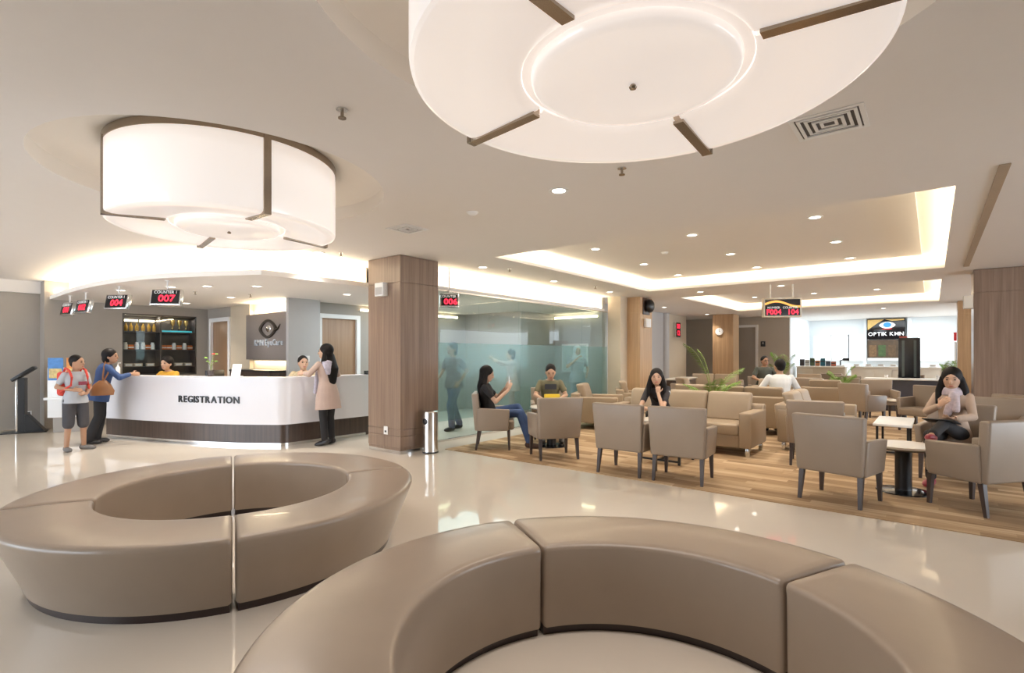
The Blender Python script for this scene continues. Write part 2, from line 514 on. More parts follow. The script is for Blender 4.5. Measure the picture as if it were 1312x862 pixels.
wall('wall_oak_strip', [((11.83, 6.05, 0), (12.2, 6.4, CZ))], M_beigewall, 'cream jamb between the glass and the oak column')

def door(n, M_, w, h, label, mwood):
    # local: x across, y depth, opening x 0..w
    root = thing('door_%d' % n, label, 'door'); root['kind'] = 'structure'; del root['category']
    root.matrix_world = M_
    bm = bmesh.new()
    box(bm, (0, -0.03, 0), (0.09, 0.10, h)); box(bm, (w - 0.09, -0.03, 0), (w, 0.10, h)); box(bm, (0.09, -0.03, h - 0.09), (w - 0.09, 0.10, h))
    obj('door_frame', bm, M_whitepaint, root)
    leaf = bobj('door_leaf', (0.09, 0.03, 0.005), (w - 0.09, 0.075, h - 0.09), mwood, root, 0.003)
    bm = bmesh.new(); tube(bm, [(0.16, 0.03, 1.0), (0.16, -0.03, 1.0), (0.28, -0.03, 1.0)], 0.012)
    obj('door_handle', bm, M_chrome, leaf)
    return root
door(1, Matrix.Translation((5.90, 9.9, 0)), 1.02, 2.32, 'walnut door in white frame beside the grey pillar', M_doorwood)
door(2, Matrix.Translation((5.22, 13.45, 0)) @ Matrix.Rotation(R(-90), 4, 'Z'), 1.10, 2.32, 'brown door in white frame beside the display cabinet', M_doorwood)
door(3, Matrix.Translation((21.5, 6.2, 0)) @ Matrix.Rotation(R(-90), 4, 'Z'), 1.0, 2.62, 'door in white frame on the back wall behind the column', M_greywall)

# columns
def column(name, x0, x1, y0, y1, m, label, plinth=True):
    root = thing(name, label, 'column', ((x0 + x1) / 2, (y0 + y1) / 2, 0))
    hx, hy = (x1 - x0) / 2, (y1 - y0) / 2
    z = [0.09, 0.26, 0.36, 2.52, CZ - 0.002]
    names = ['panel', 'panel', 'panel', 'panel']
    for k in range(4):
        bobj(names[k], (-hx, -hy, z[k] + (0.004 if k else 0)), (hx, hy, z[k + 1] - 0.004), m, root, 0.004, 1)
    bobj('core', (-hx + .008, -hy + .008, 0.05), (hx - .008, hy - .008, CZ - .01), m, root)
    bobj('plinth', (-hx + .01, -hy + .01, 0), (hx - .01, hy - .01, 0.088), M_chrome, root)
    return root
column('column', 4.91, 5.66, 6.03, 6.80, M_wood, 'walnut-clad square column with chrome plinth beside the steel bin')
column('column', 12.20, 12.92, 5.70, 6.42, M_oak, 'oak-clad square column with a black loudspeaker on its side')
column('column', 19.35, 20.05, 5.50, 6.22, M_oak, 'oak-clad square column in front of the white-framed back door')
column('column', 18.62, 19.30, -1.25, -0.53, M_oak, 'slim oak-clad column beside the red-signed shelf')
column('wood_clad_column', 11.95, 12.65, -3.2, -0.55, M_wood, 'wide walnut-clad column wall behind the woman with the tablet')

# glass front of the corridor
def glass_front():
    y = 6.42
    root = thing('glass_partition', 'frameless glass partition with a frosted teal band behind the lounge', 'glass wall', (0, y, 0))
    xs = [5.67, 7.02, 8.20, 9.40, 10.60, 11.82]
    for a, b in zip(xs[:-1], xs[1:]):
        bobj('pane', (a + .003, -0.006, 0.02), (b - .003, 0.006, 2.53), M_glass, root)
        p = bobj('frosted_film', (a + .003, -0.009, 0.34), (b - .003, -0.0065, 1.66), M_frost, root)
    bobj('bottom_channel', (5.67, -0.02, 0.0), (11.82, 0.02, 0.03), M_chrome, root)
    bobj('top_channel', (5.67, -0.02, 2.525), (11.82, 0.02, 2.55), M_chrome, root)
glass_front()
for lo, hi, l in (((6.9, 9.80, 2.42), (9.9, 9.84, 2.47), 'long warm light strip on the corridor wall behind the glass'),
                  ((11.72, 6.65, 2.42), (11.76, 7.95, 2.47), 'short warm light strip on the corridor end wall')):
    t = thing('light_strip', l, 'light', ((lo[0] + hi[0]) / 2, (lo[1] + hi[1]) / 2, lo[2]))
    s = (Vector(hi) - Vector(lo)) / 2
    bobj('tube', (-s.x, -s.y, 0), (s.x, s.y, 2 * s.z), M_led, t)
    if s.x > s.y: bobj('bracket', (-s.x, s.y, 0.0), (s.x, s.y + .055, .03), M_white, t)
    else: bobj('bracket', (s.x, -s.y, 0.0), (s.x + .035, s.y, .03), M_white, t)
area('corridor_fill_light', (7.9, 8.1, 2.53), 3.6, 2.4, (0, 0, 0), 75, (0.85, 0.95, 1.0))  # unseen area lamp added to brighten the corridor

# unseen walls added behind the viewer to cut the daylight, with tall window openings
wall('wall_unseen_rear', [((-3.65, -9, 0), (-3.5, 3.0, CZ)), ((-3.65, 3.0, 2.75), (-3.5, 14.0, CZ)), ((-3.65, 3.0, 0), (-3.5, 14.0, .12))], M_greywall, 'unseen taupe rear wall added to cut daylight, with tall windows')
wall('wall_unseen_right', [((-3.5, -5.15, 0), (3.6, -5.0, CZ)), ((3.6, -5.15, 2.75), (12, -5.0, CZ)), ((3.6, -5.15, 0), (12, -5.0, .12)), ((12, -9, 0), (12.15, -3.2, CZ))], M_greywall, 'unseen taupe right wall added to cut daylight, with tall windows')
for k in range(5):
    for n_, lo, hi in ((10 + k, (-3.62, 3.0 + 2.2 * k, .12), (-3.54, 3.08 + 2.2 * k, 2.75)), (20 + k, (3.6 + 2.1 * k, -5.12, .12), (3.68 + 2.1 * k, -5.04, 2.75))):
        o = bobj('window_%d' % n_, lo, hi, M_bronze); o['kind'] = 'structure'; o['label'] = 'slim bronze mullion of a tall hall window'

# optical shop at the far end
wall('wall_shop_back', [((25.6, -4, 0), (25.75, 6, CZ))], M_shopwall, 'white back wall of the optical shop')
wall('wall_shop_side', [((21.65, 4.12, 0), (25.6, 4.27, CZ))], M_shopwall, 'white side wall of the optical shop')
wall('wall_shop_pier', [((24.9, -1.55, 0), (25.6, -1.35, CZ)), ((25.3, 2.06, 0), (25.6, 2.16, CZ)), ((25.3, 0.6, 0), (25.6, .76, CZ))], M_shopwall, 'white piers between the shop windows')
for k, (y0, y1) in enumerate(((3.35, 3.95), (2.72, 3.28), (2.2, 2.68), (-0.75, 0.42))):
    root = thing('window_%d' % (k + 1), ['bright blind-covered window at the corner of the shop', 'bright shop window next to the corner one', 'bright shop window beside the black eye-logo sign', 'wide bright shop window beside the tall black display'][k], 'window')
    root['kind'] = 'structure'; del root['category']
    bobj('blind', (25.55, y0, 1.25), (25.58, y1, 2.25), M_window, root)
    bm = bmesh.new()
    for lo, hi in (((y0 - .04, 1.2), (y0, 2.3)), ((y1, 1.2), (y1 + .04, 2.3)), ((y0, 1.2), (y1, 1.25)), ((y0, 2.25), (y1, 2.3))):
        box(bm, (25.52, lo[0], lo[1]), (25.6, hi[0], hi[1]))
    obj('window_frame', bm, M_whitepaint, root)
area('shop_ceiling_light', (23.6, 1.4, CZ - .03), 2.5, 4.5, (0, 0, 0), 95, (0.86, 0.95, 1.0))

# ------------------------------------------------------------------ round ceiling lamps
def drum_lamp(c, label, rz=0):
    root = thing('drum_ceiling_lamp', label, 'lamp', (c[0], c[1], 0), rz, None)
    k0 = 1.14
    r = 0.757 * k0
    gap = 0.028
    for k in range(4):
        a0 = k * PI / 2 + gap / r; a1 = (k + 1) * PI / 2 - gap / r
        bm = bmesh.new()
        lathe(bm, [(r - .012, 3.075), (r, 3.075), (r, 2.535), (r - 0.004, 2.520), (r - 0.018, 2.513), (r - .018, 2.525)], 22, (0, 0), a0, a1)
        obj('side_shade', bm, M_acrylic, root)
        bm = bmesh.new()
        prof = [(r - .018, 2.513), (r - .05, 2.506), (r - .09, 2.507)]
        for i in range(1, 7):
            t = i / 6
            prof.append(((r - .09) * (1 - t) + 0.395 * k0 * t, 2.507 + .030 * t))
        prof += [(0.385 * k0, 2.546), (0.385 * k0, 2.60)]
        lathe(bm, prof, 22, (0, 0), a0, a1)
        obj('bottom_shade', bm, M_acrylic, root)
        a = k * PI / 2
        ca, sa = math.cos(a), math.sin(a)
        bm = bmesh.new()
        vs = box(bm, (r - .012, -.026, 2.515), (r + .010, .026, 3.080))
        vs = box(bm, (0.41 * k0, -.024, 2.522), (r - .01, .024, 2.56))
        bmesh.ops.rotate(bm, cent=(0, 0, 0), matrix=Matrix.Rotation(a, 3, 'Z'), verts=bm.verts[:])
        # the bar follows the dished underside
        for v in bm.verts:
            q = math.hypot(v.co.x, v.co.y)
            if v.co.z < 2.53 and q > 0.68: v.co.z = 2.494
        obj('metal_bar', bm, M_bronze, root)
    bm = bmesh.new()
    lathe(bm, [(0.383 * k0, 2.60), (0.383 * k0, 2.552), (0.35 * k0, 2.552), (0.347 * k0, 2.527), (0.338 * k0, 2.517), (0.31 * k0, 2.513), (0.2 * k0, 2.511), (0.1 * k0, 2.510), (0.001, 2.510)], 56)
    obj('centre_disc', bm, M_acrylic, root)
    bm = bmesh.new(); lathe(bm, [(0.001, 2.490), (0.012, 2.493), (0.016, 2.500), (0.010, 2.510), (.001, 2.512)], 16)
    obj('knob', bm, M_bronze, root)
    bm = bmesh.new(); lathe(bm, [(r - .03, 3.055), (r + .006, 3.055), (r + .006, 3.115), (r - .03, 3.115)], 72)
    obj('top_band', bm, M_bronze, root)
    l = bpy.data.lights.new('lamp_bulb', 'AREA'); l.shape = 'DISK'; l.size = 1.4; l.energy = 20; l.color = (1, .90, .82)
    lo = bpy.data.objects.new('lamp_bulb', l); C.objects.link(lo); lo.parent = root; lo.location = (0, 0, 2.485)
    return root
drum_lamp(LA, 'round white drum lamp in ceiling recess above the whole ring bench', -6)
drum_lamp(LB, 'round white drum lamp in ceiling recess above the cut-off ring bench')

# ------------------------------------------------------------------ ring benches
def ring_bench(c, joints, label):
    root = thing('ring_bench', label, 'bench', (c[0], c[1], 0))
    ro, ri, h = 1.335, 0.835, 0.468
    bo, bi = 1.175, 0.845
    prof = [(bi, .05), (bi, .075), (ri + .005, h - .065), (ri + .001, h - .028), (ri + .003, h - .014), (ri + .010, h - .004), (ri + .022, h), (ri + .055, h + .002), ((ro + ri) / 2, h + .005),
            (ro - .055, h + .002), (ro - .022, h), (ro - .010, h - .004), (ro - .003, h - .014), (ro - .002, h - .028), (ro - .016, h - .065), (bo + .004, .075), (bo, .05)]
    j = sorted(joints)
    for k in range(4):
        a0 = R(j[k]); a1 = R(j[(k + 1) % 4] + (360 if k == 3 else 0))
        g = 0.008
        n = 40
        bm = bmesh.new()
        rings = []
        stations = [(0.0, .018), (0.006, .008), (0.018, 0.0)]
        angs = [(a0 + g + s, inset) for s, inset in stations]
        angs += [(a0 + g + .018 + (a1 - a0 - 2 * g - .036) * i / n, 0.0) for i in range(1, n)]
        angs += [(a1 - g - s, inset) for s, inset in stations[::-1]]
        cm = Vector(((ri + ro) / 2, 0.25))
        for a, ins in angs:
            ring = []
            for (r, z) in prof:
                d = Vector((r, z)) - cm
                q = Vector((r, z)) - d * (ins / max(d.length, .05))
                ring.append(bm.verts.new((q.x * math.cos(a), q.x * math.sin(a), q.y)))
            rings.append(ring)
        m_ = len(prof)
        for A, B in zip(rings[:-1], rings[1:]):
            for i in range(m_):
                jn = (i + 1) % m_
                bm.faces.new((A[i], A[jn], B[jn], B[i]))
        bm.faces.new(rings[0][::-1]); bm.faces.new(rings[-1])
        seg = obj('seat_segment', bm, M_bench, root, smooth=50)
        bm = bmesh.new()
        rg = lathe(bm, [(bi + .03, .051), (bi + .03, 0), (bo - .02, 0), (bo - .02, .051)], n, (0, 0), a0 + g + .01, a1 - g - .01)
        for i in range(n): bm.faces.new((rg[3][i], rg[3][i + 1], rg[0][i + 1], rg[0][i]))
        bm.faces.new([r_[0] for r_ in rg]); bm.faces.new([r_[-1] for r_ in rg][::-1])
        obj('plinth', bm, M_plinth, root)
    return root
ring_bench(BA, [67, 158, 247, 337], 'whole round beige leather ring bench in front of the registration desk')
ring_bench(BB, [58, 150, 240, 336.5], 'cut-off round beige leather ring bench facing the lounge carpet')

# ------------------------------------------------------------------ ceiling fittings
def downlight():
    root = thing('downlight', 'x', 'light')
    bm = bmesh.new(); lathe(bm, [(0.062, -.001), (0.085, -.001), (0.088, -.008), (0.062, -.006), (0.056, -.001)], 24)
    obj('trim_ring', bm, M_white, root)
    bm = bmesh.new(); cyl(bm, (0, 0), 0.060, -.004, -.001, n=24)
    obj('lamp_face', bm, M_downlit, root)
    l = bpy.data.lights.new('downlight_bulb', 'SPOT'); l.energy = E_DOWN * 4; l.color = SOFT; l.spot_size = R(110); l.spot_blend = 0.8; l.shadow_soft_size = 0.06
    lo = bpy.data.objects.new('downlight_bulb', l); C.objects.link(lo); lo.parent = root; lo.location = (0, 0, -.012)
    return root
_dl = [None]
def put_down(x, y, z, label, group):
    if _dl[0] is None:
        _dl[0] = downlight(); o = _dl[0]; o.location = (x, y, z); o['label'] = label; o['group'] = group
    else: dup(_dl[0], (x, y, z), 0, label, group)
zc = CZ + 0.24 - 0.035
for x in (7.25, 9.02, 10.68):
    for y in (1.11, 2.61, 4.14):
        put_down(x, y, zc, 'recessed round downlight in the large coffer panel', 'downlights in the large coffer')
for x in (14.4, 16.15):
    for y in (1.1, 2.5, 4.0):
        put_down(x, y, zc, 'recessed round downlight in the second coffer panel', 'downlights in the second coffer')
for x, y in ((2.75, 10.7), (3.12, 9.55), (3.45, 9.0), (3.95, 8.4), (5.5, 8.25), (4.4, 10.4), (4.3, 12.3)):
    put_down(x, y, SZ, 'recessed downlight in the dropped ceiling over registration', 'downlights over the registration desk')
put_down(3.9, 2.6, CZ, 'single recessed downlight in the ceiling between round lamps and coffer', None or 'single ceiling downlights')
put_down(4.1, 7.0 - .15, CZ, 'single recessed downlight in the ceiling in front of the registration soffit', 'single ceiling downlights')
for x in (6.5, 8.6, 10.9):
    put_down(x, 5.85, CZ, 'recessed downlight in the ceiling strip along the glass partition', 'downlights along the glass')
for x, y in ((20.0, 3.6), (20.0, 1.2), (13.6, 6.4), (15.4, 6.4), (19.0, 4.4 + 1.9), (12.2, 2.5), (12.2, 4.2)):
    put_down(x, y, CZ, 'recessed downlight in the flat ceiling between coffers and shop', 'downlights in the far ceiling')

def grille(x, y, s, label):
    root = thing('air_diffuser', label, 'air vent', (x, y, CZ))
    for k in range(5):
        a = s / 2 * (1 - k * 0.19); w = .028 if k == 0 else .018
        z0, z1 = -0.006 - 0.004 * (k % 2), -0.001
        bm = bmesh.new()
        for lo, hi in (((-a, -a), (a, -a + w)), ((-a, a - w), (a, a)), ((-a, -a + w), (-a + w, a - w)), ((a - w, -a + w), (a, a - w))):
            box(bm, (*lo, z0), (*hi, z1))
        obj('louvre', bm, M_white, root)
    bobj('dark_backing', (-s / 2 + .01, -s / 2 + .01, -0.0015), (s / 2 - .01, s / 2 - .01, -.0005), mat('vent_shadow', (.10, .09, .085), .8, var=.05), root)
grille(3.84, 0.51, 0.40, 'white square air diffuser in the ceiling near the lit coffer')
grille(3.98, 4.76, 0.36, 'white square air diffuser in the ceiling near the walnut column')
def sprinkler(x, y, z, label, group=None):
    root = thing('sprinkler', label, 'sprinkler', (x, y, z), 0, group)
    bm = bmesh.new(); cyl(bm, (0, 0), 0.035, -.006, 0, n=16); obj('rosette', bm, M_chrome, root)
    bm = bmesh.new(); cyl(bm, (0, 0), 0.010, -.05, -.006, n=10); obj('stem', bm, M_bronze, root)
    bm = bmesh.new(); cyl(bm, (0, 0), 0.024, -.056, -.050, n=14); obj('deflector', bm, M_bronze, root)
sprinkler(1.8, 2.75, CZ, 'small brass sprinkler between the two round lamps')
sprinkler(3.74, 1.9, CZ, 'small brass sprinkler near the single downlight')
sprinkler(4.3, 6.6, CZ, 'small brass sprinkler in front of the registration soffit')
for x, y in ((6.9, 5.6), (9.8, 5.6)):
    sprinkler(x, y, CZ, 'small brass sprinkler in the ceiling strip along the glass', 'sprinklers along the glass')
for x, y in ((4.4, 9.6), (3.6, 9.9)):
    sprinkler(x, y, SZ, 'small brass sprinkler in the dropped registration ceiling', 'sprinklers over registration')
def detector(x, y, z, label):
    root = thing('smoke_detector', label, 'smoke detector', (x, y, z))
    bm = bmesh.new(); lathe(bm, [(0.001, -.028), (.03, -.028), (.052, -.012), (.056, 0)], 24); obj('cover', bm, M_white, root)
    bm = bmesh.new(); cyl(bm, (0, 0), .062, -.006, 0, n=24); obj('base', bm, M_white, root)
detector(3.94, 3.69, CZ, 'round white smoke detector between downlight and air diffuser')
detector(8.2, 3.4, zc, 'round white smoke detector on the large coffer panel')
# tan groove in the ceiling to the right of the coffer
o = bobj('trim_2', (5.5, -0.47, CZ - .012), (11.4, -0.40, CZ - .0005), mat('tan_groove', (.42, .33, .24), .6, var=.05)); o['kind'] = 'structure'; o['label'] = 'narrow tan groove in the ceiling beside the large coffer'
# ------------------------------------------------------------------ registration counter
def offset(path, d):
    out = []
    n = len(path)
    for i in range(n):
        a = Vector(path[max(i - 1, 0)]); b = Vector(path[min(i + 1, n - 1)])
        t = (b - a).normalized()
        out.append((path[i][0] - t.y * d, path[i][1] + t.x * d))     # to the left of travel = staff side
    return out
raw = catmull([(2.72, 11.42), (3.215, 9.92), (3.70, 8.80), (4.13, 8.14)], 8)
raw = [(p.x, p.y) for p in raw]
corner = [(4.17, 8.085), (4.22, 8.05), (4.30, 8.04)]
base_path = raw + corner + [(5.0, 8.04), (5.5, 8.04), (5.76, 8.04)]
ctr = thing('registration_counter', 'long curved white registration counter on a dark wood base', 'counter')
bm = bmesh.new(); strip(bm, offset(base_path, 0.0), offset(base_path, 0.55), 0.05, 0.40)
obj('base', bm, M_darkwood, ctr)
bm = bmesh.new(); strip(bm, offset(base_path, 0.015), offset(base_path, 0.5), 0.0, 0.05)
obj('plinth', bm, M_chrome, ctr)
bm = bmesh.new(); strip(bm, offset(base_path, -0.10), offset(base_path, -0.04), 0.355, 1.06)
obj('front_panel', bm, M_counter, ctr)
bm = bmesh.new(); strip(bm, offset(base_path, -0.11), offset(base_path, 0.26), 1.06, 1.10)
obj('top_ledge', bm, M_counter, ctr)
bm = bmesh.new(); strip(bm, offset(base_path, -0.03), offset(base_path, 0.62), 0.40, 0.76)
obj('desk_body', bm, M_white, ctr)
bm = bmesh.new(); box(bm, (5.765, 8.06, 0), (6.75, 8.5, 0.80)); obj('end_cabinet', bm, M_darkwood, ctr)
# lettering along the curved front
fp = offset(base_path, -0.105)
cum = [0.0]
for a, b in zip(fp[:-1], fp[1:]): cum.append(cum[-1] + (Vector(b) - Vector(a)).length)
def on_path(s):
    for i in range(len(fp) - 1):
        if cum[i + 1] >= s:
            t = (s - cum[i]) / (cum[i + 1] - cum[i])
            a = Vector(fp[i]); b = Vector(fp[i + 1])
            return a.lerp(b, t), (b - a).normalized()
def on_front(u):
    p, t = on_path(2.50 + u)
    return frame((p.x, p.y, 0.735), (t.x, t.y, 0), (0, 0, 1))
letters('letter', 'REGISTRATION', 0.15, on_front, M_black, ctr, 0.02, 0.0025, .13)

def put(name, lo, hi, m, root, bev=0.0): return bobj(name, lo, hi, m, root, bev)
# things on the counter
t = thing('desk_plant', 'small red-flowered plant in a dark pot on the registration counter', 'plant', (3.62, 9.30, 1.10))
bm = bmesh.new(); cyl(bm, (0, 0), 0.045, 0, .10, .055, 20); obj('pot', bm, M_pot, t)
for k in range(7):
    a = k * 2.4; h = 0.16 + .06 * (k % 3)
    bm = bmesh.new(); tube(bm, [(0, 0, .09), (.02 * math.cos(a), .02 * math.sin(a), .09 + h * .6), (.07 * math.cos(a), .07 * math.sin(a), .09 + h)], .003, 5)
    st = obj('stem', bm, M_stem, t)
    bm = bmesh.new(); bmesh.ops.create_uvsphere(bm, u_segments=8, v_segments=6, radius=.028)
    for v in bm.verts: v.co.z *= .45
    bmesh.ops.translate(bm, verts=bm.verts[:], vec=(.08 * math.cos(a), .08 * math.sin(a), .09 + h))
    obj('leaf' if k != 2 else 'flower', bm, M_leaf if k != 2 else mat('red_petal', (.6, .04, .02), .5, var=.1), st)
t = thing('sign_stand', 'white tabletop notice stand on the registration counter', 'sign', (3.86, 8.95, 1.10), -58)
bm = bmbox((-.08, -.006, .0), (.08, .006, .20), .003)
for v in bm.verts: v.co.y += v.co.z * .25
obj('board', bm, M_white, t)
put('foot', (-.08, -.01, 0), (.08, .09, .008), M_white, t)
bm = bmbox((-.06, -.0085, .05), (.06, -.0068, .16))
for v in bm.verts: v.co.y += v.co.z * .25
obj('print', bm, mat('pale_blue_print', (.45, .55, .68), .5, var=.1), t)
t = thing('monitor', 'flat dark computer monitor beside the receptionist in yellow', 'monitor', (4.02, 10.15, 0.76), 35)
put('screen', (-.25, -.02, .10), (.25, .02, .42), M_black, t, .006); put('stand', (-.03, -.0, .01), (.03, .05, .2), M_black, t); put('foot', (-.11, -.08, 0), (.11, .1, .012), M_black, t, .003)
t = thing('paper_stack', 'stack of white papers on the registration desk', 'papers', (3.93, 9.72, 0.76), 20)
for k in range(3): put('sheet_pile', (-.16 + .01 * k, -.11, .1 * k), (.16 + .01 * k, .11, .1 * k + .098), M_white, t)
t = thing('desk_telephone', 'small dark desk telephone beside the woman in blue', 'telephone', (3.28, 10.45, 0.76), 60)
put('body', (-.09, -.09, 0), (.09, .09, .05), M_black, t, .01); put('handset', (-.1, -.03, .05), (-.05, .14, .09), M_black, t, .015)
t = thing('hand_sanitiser', 'white pump bottle on the counter end beside the woman in blue', 'bottle', (2.86, 11.3, 1.10))
bm = bmesh.new(); lathe(bm, [(.001, 0), (.035, 0), (.035, .13), (.012, .16), (.012, .18), (.001, .18)], 16); obj('bottle', bm, M_white, t)
bm = bmesh.new(); tube(bm, [(0, 0, .18), (0, 0, .21), (.04, 0, .212)], .008, 8); obj('pump', bm, M_white, t)
# black three-tier holder at the counter's end
t = thing('leaflet_holder', 'black three-tier leaflet holder at the end of the registration counter', 'leaflet holder', (5.98, 8.24, 0.80))
for k in range(3):
    bm = bmbox((-.10, -.05, .12 * k), (.10, .05, .12 * k + .09), .02)
    obj('tray', bm, M_black, t)
put('back_plate', (-.08, .05, 0), (.08, .065, .36), M_black, t)

# ------------------------------------------------------------------ queue number displays
def number_sign(loc, rz, label, group, digits='007', w=.42, h=.24, drop=.13):
    root = thing('number_display', label, 'display', loc, rz, group)
    tilt = Matrix.Rotation(R(-12), 4, 'X')
    def part(n, lo, hi, m, bev=0):
        bm = bmbox(lo, hi, bev); bmesh.ops.transform(bm, matrix=tilt, verts=bm.verts[:]); return obj(n, bm, m, root)
    part('casing', (-w / 2, 0, -h), (w / 2, .07, 0), M_chrome, .004)
    scr = part('screen', (-w / 2 + .018, -.006, -h + .018), (w / 2 - .018, -.001, -.018), M_blackgloss)
    lettering('header_text', 'COUNTER 1', .062, tilt @ frame((0, -.008, -.052), (1, 0, 0), (0, 0, 1)), M_signwhite, scr, .002, .0, .95)
    lettering('digits', digits, .14, tilt @ frame((.02, -.008, -.148), (1, 0, 0), (0, 0, 1)), M_red, scr, .002, .003, 1.1)
    bm = bmesh.new(); tube(bm, [(0, .03, -.02), (0, .03, drop)], .012, 8); obj('hanger', bm, M_white, root)
    bm = bmesh.new(); cyl(bm, (0, .03), .035, drop - .008, drop, n=16); obj('ceiling_plate', bm, M_white, root)
    return root
SG = 'number displays hanging over the registration counter'
number_sign((2.80, 8.75, SZ - .13), -46, 'hanging number display over the middle of the registration counter', SG)
number_sign((2.55, 10.1, SZ - .13), -62, 'hanging number display over the curve of the registration counter', SG, '004')
number_sign((2.42, 11.5, SZ - .13), -78, 'steeply turned number display, second from the taupe kiosk wall', SG, '002')
number_sign((2.38, 12.4, SZ - .13), -80, 'number display hanging nearest the taupe kiosk wall', SG, '001')
number_sign((6.22, 6.36, CZ - .43), -38, 'small number display hanging beside the walnut column', None, '006', .32, .23, .43)

def double_sign(loc, rz, label):
    root = thing('number_display', label, 'display', loc, rz)
    w, h = .74, .40
    bobj('casing', (-w / 2, 0, -h), (w / 2, .12, 0), mat('cream_casing', (.66, .58, .45), .4, var=.02), root, .006)
    scr = bobj('screen', (-w / 2 + .03, -.006, -h + .03), (w / 2 - .03, -.001, -.03), M_blackgloss, root)
    bm = bmesh.new()
    n = 14
    up = []; dn = []
    for i in range(n + 1):
        x = -w / 2 + .03 + (w - .06) * i / n
        y = -.13 + .055 * math.sin(i / n * PI * 1.6)
        up.append(bm.verts.new((x, -.008, y + .022))); dn.append(bm.verts.new((x, -.008, y - .022)))
    for i in range(n): bm.faces.new((up[i], up[i + 1], dn[i + 1], dn[i]))
    obj('swoosh', bm, mat('orange_swoosh', (.8, .35, .06), .5, emit=.7, ecol=(1, .5, .12), var=.1), scr)
    lettering('header_text', 'NUMBER   COUNTER', .062, frame((0, -.008, -.205), (1, 0, 0), (0, 0, 1)), M_signwhite, scr, .002)
    lettering('digits', 'F004', .15, frame((-.17, -.008, -.30), (1, 0, 0), (0, 0, 1)), M_red, scr, .002, .002)
    lettering('digits', '104', .15, frame((.20, -.008, -.30), (1, 0, 0), (0, 0, 1)), M_red, scr, .002, .002)
    for x in (-.22, .22):
        bm = bmesh.new(); tube(bm, [(x, .06, -.01), (x, .06, CZ - loc[2])], .016, 8); obj('hanger', bm, M_cream, root)
    return root
double_sign((11.95, 2.42, 2.64), -60, 'large two-column number display hanging between the coffers')
t = thing('number_display', 'wall-mounted four-digit red number panel on the beige wall', 'display', (18.55, 7.27, 2.12))
put('casing', (-.22, -.09, -.02), (.22, 0, .52), M_chrome, t, .004)
s_ = put('screen', (-.2, -.095, 0), (.2, -.0905, .50), M_blackgloss, t)
lettering('digits', '08', .23, frame((0, -.098, .37), (1, 0, 0), (0, 0, 1)), M_red, s_, .002, .006, 1.2)
lettering('digits', '12', .23, frame((0, -.098, .13), (1, 0, 0), (0, 0, 1)), M_red, s_, .002, .006, 1.2)

# ------------------------------------------------------------------ display cabinet with goods
cab = thing('display_cabinet', 'lit glass-fronted display cabinet set in the taupe reception wall', 'cabinet', (3.52, 13.62, 1.0))
M_cabin = mat('cabinet_lining', (.055, .045, .042), .4, var=.08)
bm = bmesh.new()
for lo, hi in (((0, 0.30, 0), (1.46, .33, 1.36)), ((0, 0, 0), (.03, .30, 1.36)), ((1.43, 0, 0), (1.46, .30, 1.36)), ((0.71, 0.0, 0), (.75, .30, 1.36)), ((0, 0, 0), (1.46, .30, .03)), ((0, 0, 1.33), (1.46, .30, 1.36))):
    box(bm, lo, hi)
obj('carcass', bm, M_cabin, cab)
SHZ = [0.20, 0.58, 0.98]
for z in SHZ:
    for x0, x1 in ((.03, .71), (.75, 1.43)):
        bobj('shelf', (x0, .01, z - .02), (x1, .30, z), M_cabin, cab)
for x0, x1 in ((.005, .725), (.735, 1.455)):
    bobj('glass_door', (x0, -.012, .02), (x1, -.004, 1.34), M_cabglass, cab)
for x0, x1 in ((.10, .34), (.38, .66)):
    bobj('light_strip', (x0, .20, 1.20), (x1, .24, 1.24), M_led, cab)
bobj('teal_strip', (.78, .10, .985), (1.40, .20, 1.02), mat('teal_glow', (.05, .4, .45), .5, emit=.35, ecol=(.1, .8, .9)), cab)
area('cabinet_light', (4.25, 13.72, 2.30), 1.3, .1, (0, 0, 0), 7, SOFT)
def bottle(kind):
    if kind == 'amber':
        r = thing('bottle', 'amber bottle on the top shelf of the display cabinet', 'bottle', (0, 0, 0), 0, 'amber bottles in the cabinet')
        bm = bmesh.new(); lathe(bm, [(.001, 0), (.032, 0), (.034, .11), (.014, .15), (.014, .18), (.001, .18)], 14); obj('body', bm, mat('amber_glass', (.42, .25, .05), .15, var=.1), r)
        bm = bmesh.new(); cyl(bm, (0, 0), .017, .18, .205, n=12); obj('cap', bm, M_black, r)
    elif kind == 'white':
        r = thing('jar', 'white jar on the middle shelf of the display cabinet', 'jar', (0, 0, 0), 0, 'white jars in the cabinet')
        bm = bmesh.new(); lathe(bm, [(.001, 0), (.042, 0), (.042, .11), (.03, .125), (.001, .125)], 14); obj('body', bm, M_white, r)
        bm = bmesh.new(); cyl(bm, (0, 0), .032, .125, .155, n=14); obj('lid', bm, M_white, r)
    elif kind == 'orange':
        r = thing('medicine_box', 'orange and white carton on the middle shelf of the display cabinet', 'box', (0, 0, 0), 0, 'orange cartons in the cabinet')
        bobj('carton', (-.05, -.03, 0), (.05, .03, .10), mat('orange_card', (.62, .16, .03), .5, var=.1), r, .003)
        bobj('white_band', (-.051, -.031, .03), (.051, .031, .055), M_white, r)
    else:
        r = thing('pale_carton', 'low pale carton on the bottom shelf of the display cabinet', 'box', (0, 0, 0), 0, 'pale cartons in the cabinet')
        bobj('carton', (-.08, -.04, 0), (.08, .04, .07), mat('pale_card', (.5, .42, .33), .5, var=.1), r, .003)
        bobj('label_panel', (-.06, -.0415, .015), (.06, -.0402, .055), M_white, r)
    return r
